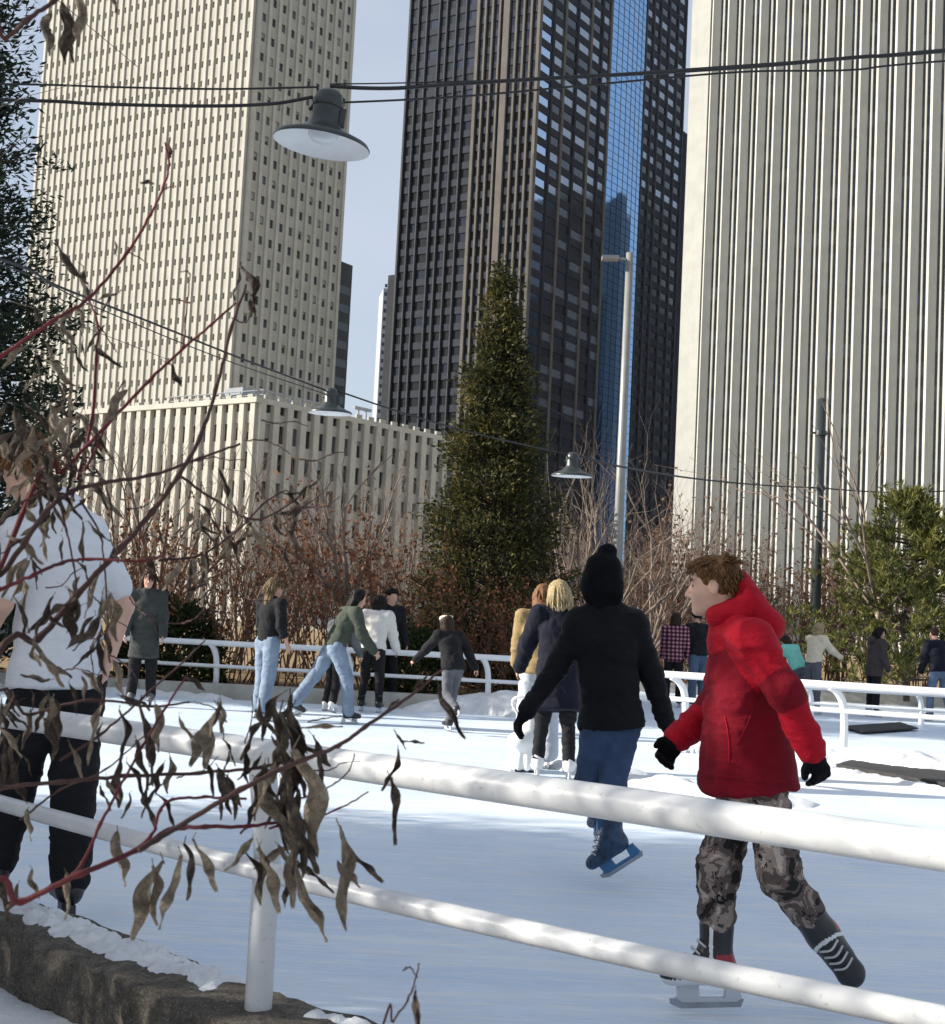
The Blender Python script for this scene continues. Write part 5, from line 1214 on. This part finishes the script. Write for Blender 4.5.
def leaf_mesh(seed, fold, twist, mt):
    """a shrivelled leaf of unit length hanging from the origin"""
    rs = random.Random(seed); nu, nv = 14, 9; V = []; ph = rs.uniform(0, 6)
    kink = rs.uniform(-.12, .12)
    for i in range(nu):
        t = i / (nu - 1); z = -.10 - t * .9; hw = .165 * (math.sin(math.pi * min(1, t * .96 + .03)) ** .75) * (1 - .35 * t) + .004; tw = twist * (t - .3) + .3 * math.sin(3 * t + ph)
        cx = kink * math.sin(math.pi * t) + .03 * math.sin(9 * t + ph); cy = .08 * math.sin(2.4 * t + ph) + .10 * t * t
        for j in range(nv):
            s = j / (nv - 1) * 2 - 1; ang = fold * s * (1 + .25 * math.sin(5 * t + ph)); rr = hw / max(fold, .3)
            x = rr * math.sin(ang); y = rr * (1 - math.cos(ang)) * 1.0 + .018 * math.sin(11 * t + 4 * s + ph) + .012 * math.sin(17 * t - 3 * s)
            x += .012 * math.sin(14 * t + 2 * s + ph)
            V.append((cx + x * math.cos(tw) - y * math.sin(tw), cy + x * math.sin(tw) + y * math.cos(tw), z + .02 * math.sin(7 * s + ph) * t))
    Fc = [(i * nv + j, i * nv + j + 1, (i + 1) * nv + j + 1, (i + 1) * nv + j) for i in range(nu - 1) for j in range(nv - 1)]
    b = len(V); n = 5
    for i in range(4):
        z = -.13 * i / 3
        for k in range(n): a = 6.283 * k / n; V.append((.009 * math.cos(a) + (V[4][0] - .0) * i / 3, .009 * math.sin(a) + V[4][1] * i / 3, z))
    Fc += [(b + i * n + k, b + i * n + (k + 1) % n, b + (i + 1) * n + (k + 1) % n, b + (i + 1) * n + k) for i in range(3) for k in range(n)]
    return mesh_np('leaf', V, Fc, [mt], None, True)
LEAF = [leaf_mesh(i, f, t, 'dead_leaf_pale' if i % 3 == 0 else 'dead_leaf_dark') for i, (f, t) in enumerate(((1.2, .6), (1.9, 1.2), (2.4, -.8), (1.5, -1.5), (2.2, 2.0), (.9, .4), (1.7, -.4), (2.7, 1.4), (1.3, 1.8)))]
def front_shrub():
    rs = random.Random(17); base = np.array([-.95, 1.55, -.1]); root = empty('dogwood_shrub', base, 'red stemmed shrub with shrivelled brown leaves close to the camera', 'shrub')
    def branch(pts, w, mt, dep, root_to=None):
        """pixel path with depth; w in pixels at both ends"""
        n = len(pts); d = dep if isinstance(dep, (list, tuple)) else (dep, dep); W = []
        for i, p in enumerate(pts): D = d[0] + (d[1] - d[0]) * i / max(1, n - 1) + .02 * math.sin(i * 2.1); W.append(P(p[0], p[1], D))
        if root_to is not None: W = [np.array(root_to), np.array(root_to) * .55 + W[0] * .45 + np.array([-.05, 0, .02])] + W
        S = spline(W, 7); S = [q + np.array([rs.gauss(0, .0004), 0, rs.gauss(0, .0004)]) for q in S]; r0, r1 = w[0] / 2 * d[0] / F_PX, w[1] / 2 * d[1] / F_PX
        R_ = [r0 + (r1 - r0) * i / (len(S) - 1) for i in range(len(S))]; R_ = [r * (1.35 if i % 7 == 0 and 0 < i < len(S) - 1 else 1) for i, r in enumerate(R_)]
        m = MB(); m.tube(S, R_, 8); return m.build('branch', mt, root, base, True), S
    def leaf(par, at, tip, D, k=None, dd=0.0):
        a, b = P(at[0], at[1], D), P(tip[0], tip[1], D + dd); v = b - a; L = np.linalg.norm(v); k = rs.randrange(len(LEAF)) if k is None else k
        o = new_obj('leaf', LEAF[k], par); o.location = [float(x) for x in a - base]; q = Vector((0, 0, -1)).rotation_difference(Vector(v / L)); q = q @ Quaternion((0, 0, 1), rs.uniform(0, 6.28)); o.rotation_mode = 'QUATERNION'; o.rotation_quaternion = q
        wv = rs.uniform(.75, 1.15); o.scale = (L * wv, L * wv, L * 1.0); return o
    g0 = base
    A, _ = branch([(-30, 700), (38, 640), (76, 596), (122, 547), (152, 512), (178, 476), (200, 438), (216, 390), (231, 330), (246, 285)], (8, 3), 'stem_brown', (1.55, 1.75), g0)
    B, _ = branch([(-60, 400), (0, 357), (53, 321), (89, 298), (127, 253), (150, 215), (163, 188), (169, 164), (165, 142)], (5, 2), 'stem_red', (1.6, 1.75), g0 + (.0, .05, 0))
    C, _ = branch([(20, 520), (62, 472), (105, 427), (150, 380), (184, 348), (212, 324), (236, 303)], (5, 2.2), 'stem_red', (1.65, 1.7), g0 + (.1, .05, 0))
    Dd, _ = branch([(78, 480), (92, 420), (96, 360), (98, 324), (88, 298)], (4, 2), 'stem_red', (1.7, 1.7))
    E, _ = branch([(66, 470), (70, 420), (71, 342)], (3.5, 2.5), 'twig_tan', (1.75, 1.75))
    Ff, _ = branch([(183, 348), (186, 318), (190, 274)], (2, 1.2), 'stem_red', (1.7, 1.7)); branch([(190, 303), (180, 300), (171, 299)], (1.8, 1.2), 'stem_red', (1.7, 1.7)); branch([(190, 274), (187, 271), (181, 272)], (1.4, 1), 'stem_red', (1.7, 1.7))
    Gg, _ = branch([(-40, 605), (0, 590), (33, 575), (62, 563), (89, 559), (140, 561), (163, 556)], (5, 2.5), 'stem_red', (1.5, 1.6), g0)
    Hh, _ = branch([(-40, 600), (0, 575), (25, 542), (46, 512), (71, 492), (102, 483), (152, 475), (200, 458), (240, 444)], (8, 2.5), 'stem_brown', (1.5, 1.7), g0)
    I, _ = branch([(-60, 795), (0, 788), (60, 782), (127, 776), (200, 773), (262, 767), (300, 758)], (5, 3), 'stem_brown', (1.5, 1.6), g0)
    Jj, _ = branch([(-40, 925), (20, 903), (80, 874), (139, 849), (169, 830), (205, 827), (248, 826), (280, 822)], (8, 3), 'stem_red', (1.4, 1.55), g0)
    J2, _ = branch([(120, 858), (150, 838), (160, 810), (172, 800), (205, 797), (246, 799)], (3.5, 2.5), 'stem_red', (1.46, 1.55))
    K, _ = branch([(66, 880), (82, 864), (100, 825), (119, 789), (142, 748), (164, 710), (186, 676)], (4, 2), 'stem_red', (1.45, 1.6))
    Lq, _ = branch([(139, 850), (180, 826), (240, 790), (304, 759), (338, 746), (365, 727), (399, 704), (420, 688), (444, 668)], (6, 2.5), 'stem_brown', (1.42, 1.6))
    Mm, _ = branch([(270, 828), (306, 820), (338, 809), (368, 792)], (2.5, 1.5), 'stem_red', (1.55, 1.6)); Nn, _ = branch([(290, 800), (309, 796), (336, 783), (349, 770), (355, 754)], (2, 1.2), 'stem_brown', (1.55, 1.6))
    O, _ = branch([(-60, 80), (5, 39), (28, 19), (53, 2), (85, -22), (130, -50)], (6, 4), 'stem_brown', (1.4, 1.45), g0 + (-.1, 0, 0))
    Pp, _ = branch([(375, 1060), (393, 1022), (408, 1000), (416, 976), (419, 963)], (3, 1.5), 'stem_brown', (1.3, 1.35), (-.12, 1.3, -.1)); branch([(416, 976), (410, 967), (403, 970)], (1.6, 1.2), 'stem_brown', (1.35, 1.35))
    Q, _ = branch([(-40, 740), (30, 715), (90, 700), (150, 706), (190, 702)], (4, 2), 'stem_brown', (1.55, 1.65), g0); R2, _ = branch([(60, 760), (100, 735), (140, 700), (185, 660), (205, 640)], (3, 1.6), 'stem_brown', (1.6, 1.7)); branch([(20, 820), (60, 790), (105, 770), (150, 730)], (2.5, 1.4), 'stem_brown', (1.6, 1.65))
    T1, _ = branch([(52, 430), (75, 470), (104, 480), (112, 520), (114, 545)], (2.5, 1.6), 'stem_brown', (1.68, 1.68)); branch([(60, 500), (66, 530), (74, 565), (77, 598)], (2.6, 1.6), 'stem_brown', (1.6, 1.6)); branch([(0, 525), (18, 505), (40, 495), (62, 480)], (3, 1.6), 'stem_brown', (1.55, 1.65), None); branch([(85, 470), (100, 440), (113, 400), (125, 380)], (3, 1.5), 'stem_red', (1.66, 1.7))
    U, _ = branch([(80, 500), (100, 535), (106, 590), (108, 650)], (2.4, 1.4), 'stem_brown', (1.7, 1.7)); S2, _ = branch([(180, 476), (215, 500), (255, 520), (295, 500), (320, 478)], (3, 1.5), 'stem_brown', (1.75, 1.75)); S3, _ = branch([(160, 560), (200, 555), (240, 528), (262, 505), (285, 490)], (3, 1.6), 'stem_brown', (1.72, 1.75))
    X, _ = branch([(232, 318), (246, 322), (254, 305)], (1.8, 1.2), 'stem_brown', (1.74, 1.74)); branch([(163, 190), (172, 186), (176, 187)], (1.4, 1), 'stem_red', (1.75, 1.75)); branch([(128, 252), (140, 258), (147, 263)], (1.4, 1), 'stem_red', (1.72, 1.72)); branch([(98, 324), (112, 345), (117, 352)], (1.4, 1), 'stem_red', (1.7, 1.7))
    # the drooping cluster in front of the post
    for at, tip, d, k in (((287, 690), (268, 742), 1.55, 1), ((290, 688), (300, 760), 1.58, 2), ((283, 700), (279, 800), 1.54, 4), ((300, 735), (304, 862), 1.53, 6), ((276, 735), (283, 842), 1.55, 7), ((262, 752), (240, 782), 1.56, 5), ((252, 775), (290, 850), 1.54, 3), ((292, 770), (276, 872), 1.52, 2), ((300, 790), (321, 872), 1.55, 7),
        ((262, 840), (268, 916), 1.52, 0), ((256, 838), (258, 905), 1.53, 3), ((290, 835), (302, 905), 1.52, 0), ((298, 860), (316, 942), 1.51, 6), ((284, 862), (287, 908), 1.53, 5), ((282, 800), (296, 880), 1.52, 1), ((270, 700), (290, 775), 1.57, 8), ((296, 700), (286, 750), 1.6, 4), ((308, 730), (320, 788), 1.58, 8), ((302, 742), (330, 768), 1.6, 5)):
        leaf(Lq if at[1] < 800 else Jj, at, tip, d, k, .01)
    for par, at, tip, d, k in ((Mm, (387, 770), (389, 845), 1.58, 1), (Lq, (398, 745), (380, 790), 1.58, 7), (Lq, (394, 728), (402, 750), 1.57, 2), (Lq, (398, 738), (424, 745), 1.58, 5), (Mm, (336, 818), (342, 930), 1.54, 3), (Mm, (340, 825), (385, 880), 1.56, 7), (Mm, (336, 860), (358, 885), 1.55, 0), (Nn, (300, 755), (325, 790), 1.57, 5),
        (I, (214, 700), (214, 770), 1.55, 0), (I, (222, 770), (232, 822), 1.55, 1), (I, (216, 772), (219, 820), 1.56, 7), (Jj, (196, 832), (206, 894), 1.5, 0), (Jj, (186, 836), (182, 905), 1.5, 2), (Jj, (178, 846), (170, 930), 1.49, 6), (Jj, (160, 852), (142, 940), 1.5, 0), (Jj, (152, 858), (155, 925), 1.5, 3), (Jj, (117, 825), (122, 886), 1.5, 0), (Jj, (64, 868), (65, 920), 1.47, 3), (Jj, (30, 865), (40, 900), 1.46, 6), (Jj, (10, 870), (15, 925), 1.45, 1), (Jj, (20, 880), (5, 915), 1.45, 5),
        (Q, (155, 700), (160, 750), 1.6, 0), (Q, (142, 695), (138, 785), 1.6, 2), (Q, (120, 705), (118, 762), 1.58, 4), (Q, (108, 700), (90, 765), 1.57, 3), (Q, (70, 735), (76, 780), 1.57, 0), (Q, (135, 735), (150, 790), 1.58, 1), (R2, (183, 676), (205, 690), 1.65, 5), (Q, (30, 705), (25, 750), 1.56, 5), (Q, (12, 690), (3, 735), 1.55, 0), (Q, (40, 690), (55, 745), 1.57, 8), (Q, (0, 720), (14, 760), 1.55, 6),
        (A, (76, 594), (72, 640), 1.56, 5), (A, (66, 585), (70, 632), 1.58, 3), (Gg, (113, 545), (118, 565), 1.6, 5), (A, (36, 635), (52, 690), 1.53, 0), (A, (30, 640), (45, 668), 1.53, 6), (A, (236, 290), (240, 262), 1.75, 1), (A, (240, 262), (247, 318), 1.74, 4), (A, (246, 290), (254, 318), 1.74, 7), (A, (237, 285), (232, 305), 1.73, 6), (C, (170, 362), (182, 386), 1.68, 5), (C, (163, 360), (170, 368), 1.7, 2), (B, (165, 160), (167, 136), 1.75, 1), (B, (155, 183), (141, 184), 1.74, 5), (B, (114, 240), (118, 256), 1.7, 6), (B, (88, 290), (66, 236), 1.7, 2), (B, (96, 300), (122, 290), 1.7, 3), (B, (78, 262), (90, 300), 1.7, 7), (B, (110, 290), (100, 312), 1.7, 4), (B, (85, 300), (62, 328), 1.68, 0),
        (O, (62, -4), (66, 60), 1.42, 5), (O, (52, 5), (46, 60), 1.42, 6), (O, (74, -12), (82, 40), 1.43, 6), (O, (102, -20), (107, 12), 1.44, 2), (O, (58, 10), (72, 62), 1.41, 7), (Pp, (412, 990), (425, 1030), 1.34, 6), (Pp, (416, 985), (414, 1040), 1.34, 2), (Pp, (408, 968), (402, 972), 1.35, 1),
        (Lq, (436, 678), (461, 740), 1.6, 2), (Lq, (415, 690), (432, 672), 1.6, 8), (Lq, (380, 715), (400, 700), 1.58, 5), (S2, (300, 498), (290, 530), 1.75, 4), (S2, (318, 480), (300, 505), 1.75, 2), (S2, (255, 520), (235, 545), 1.74, 5), (S2, (245, 510), (262, 560), 1.74, 0), (S3, (240, 528), (220, 560), 1.73, 3), (S3, (285, 490), (305, 492), 1.75, 7), (S2, (215, 500), (205, 530), 1.74, 6), (S3, (180, 558), (168, 590), 1.72, 0), (S3, (190, 556), (196, 590), 1.72, 3), (S2, (225, 505), (215, 470), 1.74, 1), (U, (108, 590), (112, 630), 1.7, 0), (U, (108, 620), (104, 660), 1.7, 2), (U, (106, 585), (98, 610), 1.7, 5)):
        leaf(par, at, tip, d, k, rs.uniform(-.02, .02))
    for i in range(26):
        x = rs.gauss(284, 19); y = rs.uniform(690, 860); a = rs.gauss(.1, .4); L = rs.uniform(28, 66); leaf(Lq if y < 800 else Jj, (x, y), (x + L * math.sin(a), y + L * math.cos(a)), rs.uniform(1.5, 1.62))
    for i in range(22):
        x = rs.uniform(90, 250); y = rs.uniform(690, 800); a = rs.gauss(0, .4); L = rs.uniform(30, 60); leaf(rs.choice([I, Q, K]), (x, y), (x + L * math.sin(a), y + L * math.cos(a)), rs.uniform(1.5, 1.65))
    for i in range(24):
        x = rs.uniform(150, 330); y = rs.gauss(525, 28); a = rs.gauss(0, .7); L = rs.uniform(18, 46); leaf(rs.choice([S2, S3]), (x, y), (x + L * math.sin(a), y + L * math.cos(a)), rs.uniform(1.7, 1.78))
    for i in range(30):
        x = rs.uniform(0, 330); y = rs.uniform(400, 800); p_ = [(x, y)]; a = rs.uniform(-1, 1) - .6
        for k in range(3): a += rs.gauss(0, .5); p_.append((p_[-1][0] + 16 * math.cos(a), p_[-1][1] + 16 * math.sin(a)))
        if x < 240 or y < 560 or y > 690: branch(p_, (1.6, .9), 'stem_brown', (1.66, 1.66))
    # the tangle of curled leaves round the man's head
    for i in range(95):
        x = rs.gauss(58, 30); y = rs.gauss(450, 42); a = rs.uniform(-.9, .9); L = rs.uniform(18, 56); leaf(rs.choice([C, Dd, E, T1, Hh]), (x, y), (x + L * math.sin(a), y + L * math.cos(a)), rs.uniform(1.6, 1.75))
    for i in range(16):
        x = rs.uniform(0, 110); y = rs.uniform(300, 400); a = rs.uniform(-.9, .9); L = rs.uniform(16, 40); leaf(rs.choice([B, Dd, E]), (x, y), (x + L * math.sin(a), y + L * math.cos(a)), rs.uniform(1.65, 1.75))
    for i in range(40):
        x = rs.uniform(0, 120); y = rs.uniform(520, 720); a = rs.gauss(0, .6); L = rs.uniform(22, 52); leaf(rs.choice([A, Gg, Hh, U]), (x, y), (x + L * math.sin(a), y + L * math.cos(a)), rs.uniform(1.52, 1.7))
    for i in range(14):
        x = rs.gauss(20, 20); y = rs.gauss(725, 25); a = rs.uniform(-.7, .7); L = rs.uniform(26, 55); leaf(Q, (x, y), (x + L * math.sin(a), y + L * math.cos(a)), rs.uniform(1.55, 1.62))
front_shrub()

# ------------------------------------------------------------------ trees left of the view that shade the near ice
def shade_trees():
    for i, (x, y, s) in enumerate(((-4.0, 2.8, 1.2), (-4.3, 3.4, 1.35), (-4.5, 4.1, 1.3), (-4.9, 4.8, 1.25), (-5.4, 5.5, 1.25), (-5.2, 3.0, 1.5), (-8.4, 5.8, 2.2), (-9.0, 4.2, 2.4))):
        b = copy_tree(src['T'][i % 2]); place(b, (x, y, -.12), i * 1.7, s); tag(b, 'leafless shrub left of the view that stripes the near rails with shadow', 'shrub', 'leafless shrubs left of the view')
    src_ = [o for o in bpy.data.objects if o.name.startswith('conifer') and o.parent is None][1]
    for i, (x, y, s, rz) in enumerate(((-8.5, 7.2, .85, 1.3), (-12.5, 6.3, .95, 2.9), (-17.0, 7.4, 1.0, 4.0))):
        o = copy_tree(src_); place(o, (x, y, -.14), rz, s); tag(o, 'dark evergreen left of the view that shades the near ice', 'tree', 'evergreens left of the view')
    a = bare_tree(71, 7.6, .10, 3, .62, 'leafless tree left of the view that dapples the near railing', 'leafless trees left of the view', nlimb=9, trunk=.22)
    place(a, (-9.5, 3.3, -.14)); 
    for x, y, rz, s in ((-11.0, 4.7, 1.0, 1.05), (-13.0, 2.0, 2.0, 1.1), (-9.0, 5.5, 3.3, .95)): b = copy_tree(a); place(b, (x, y, -.14), rz, s)
shade_trees()
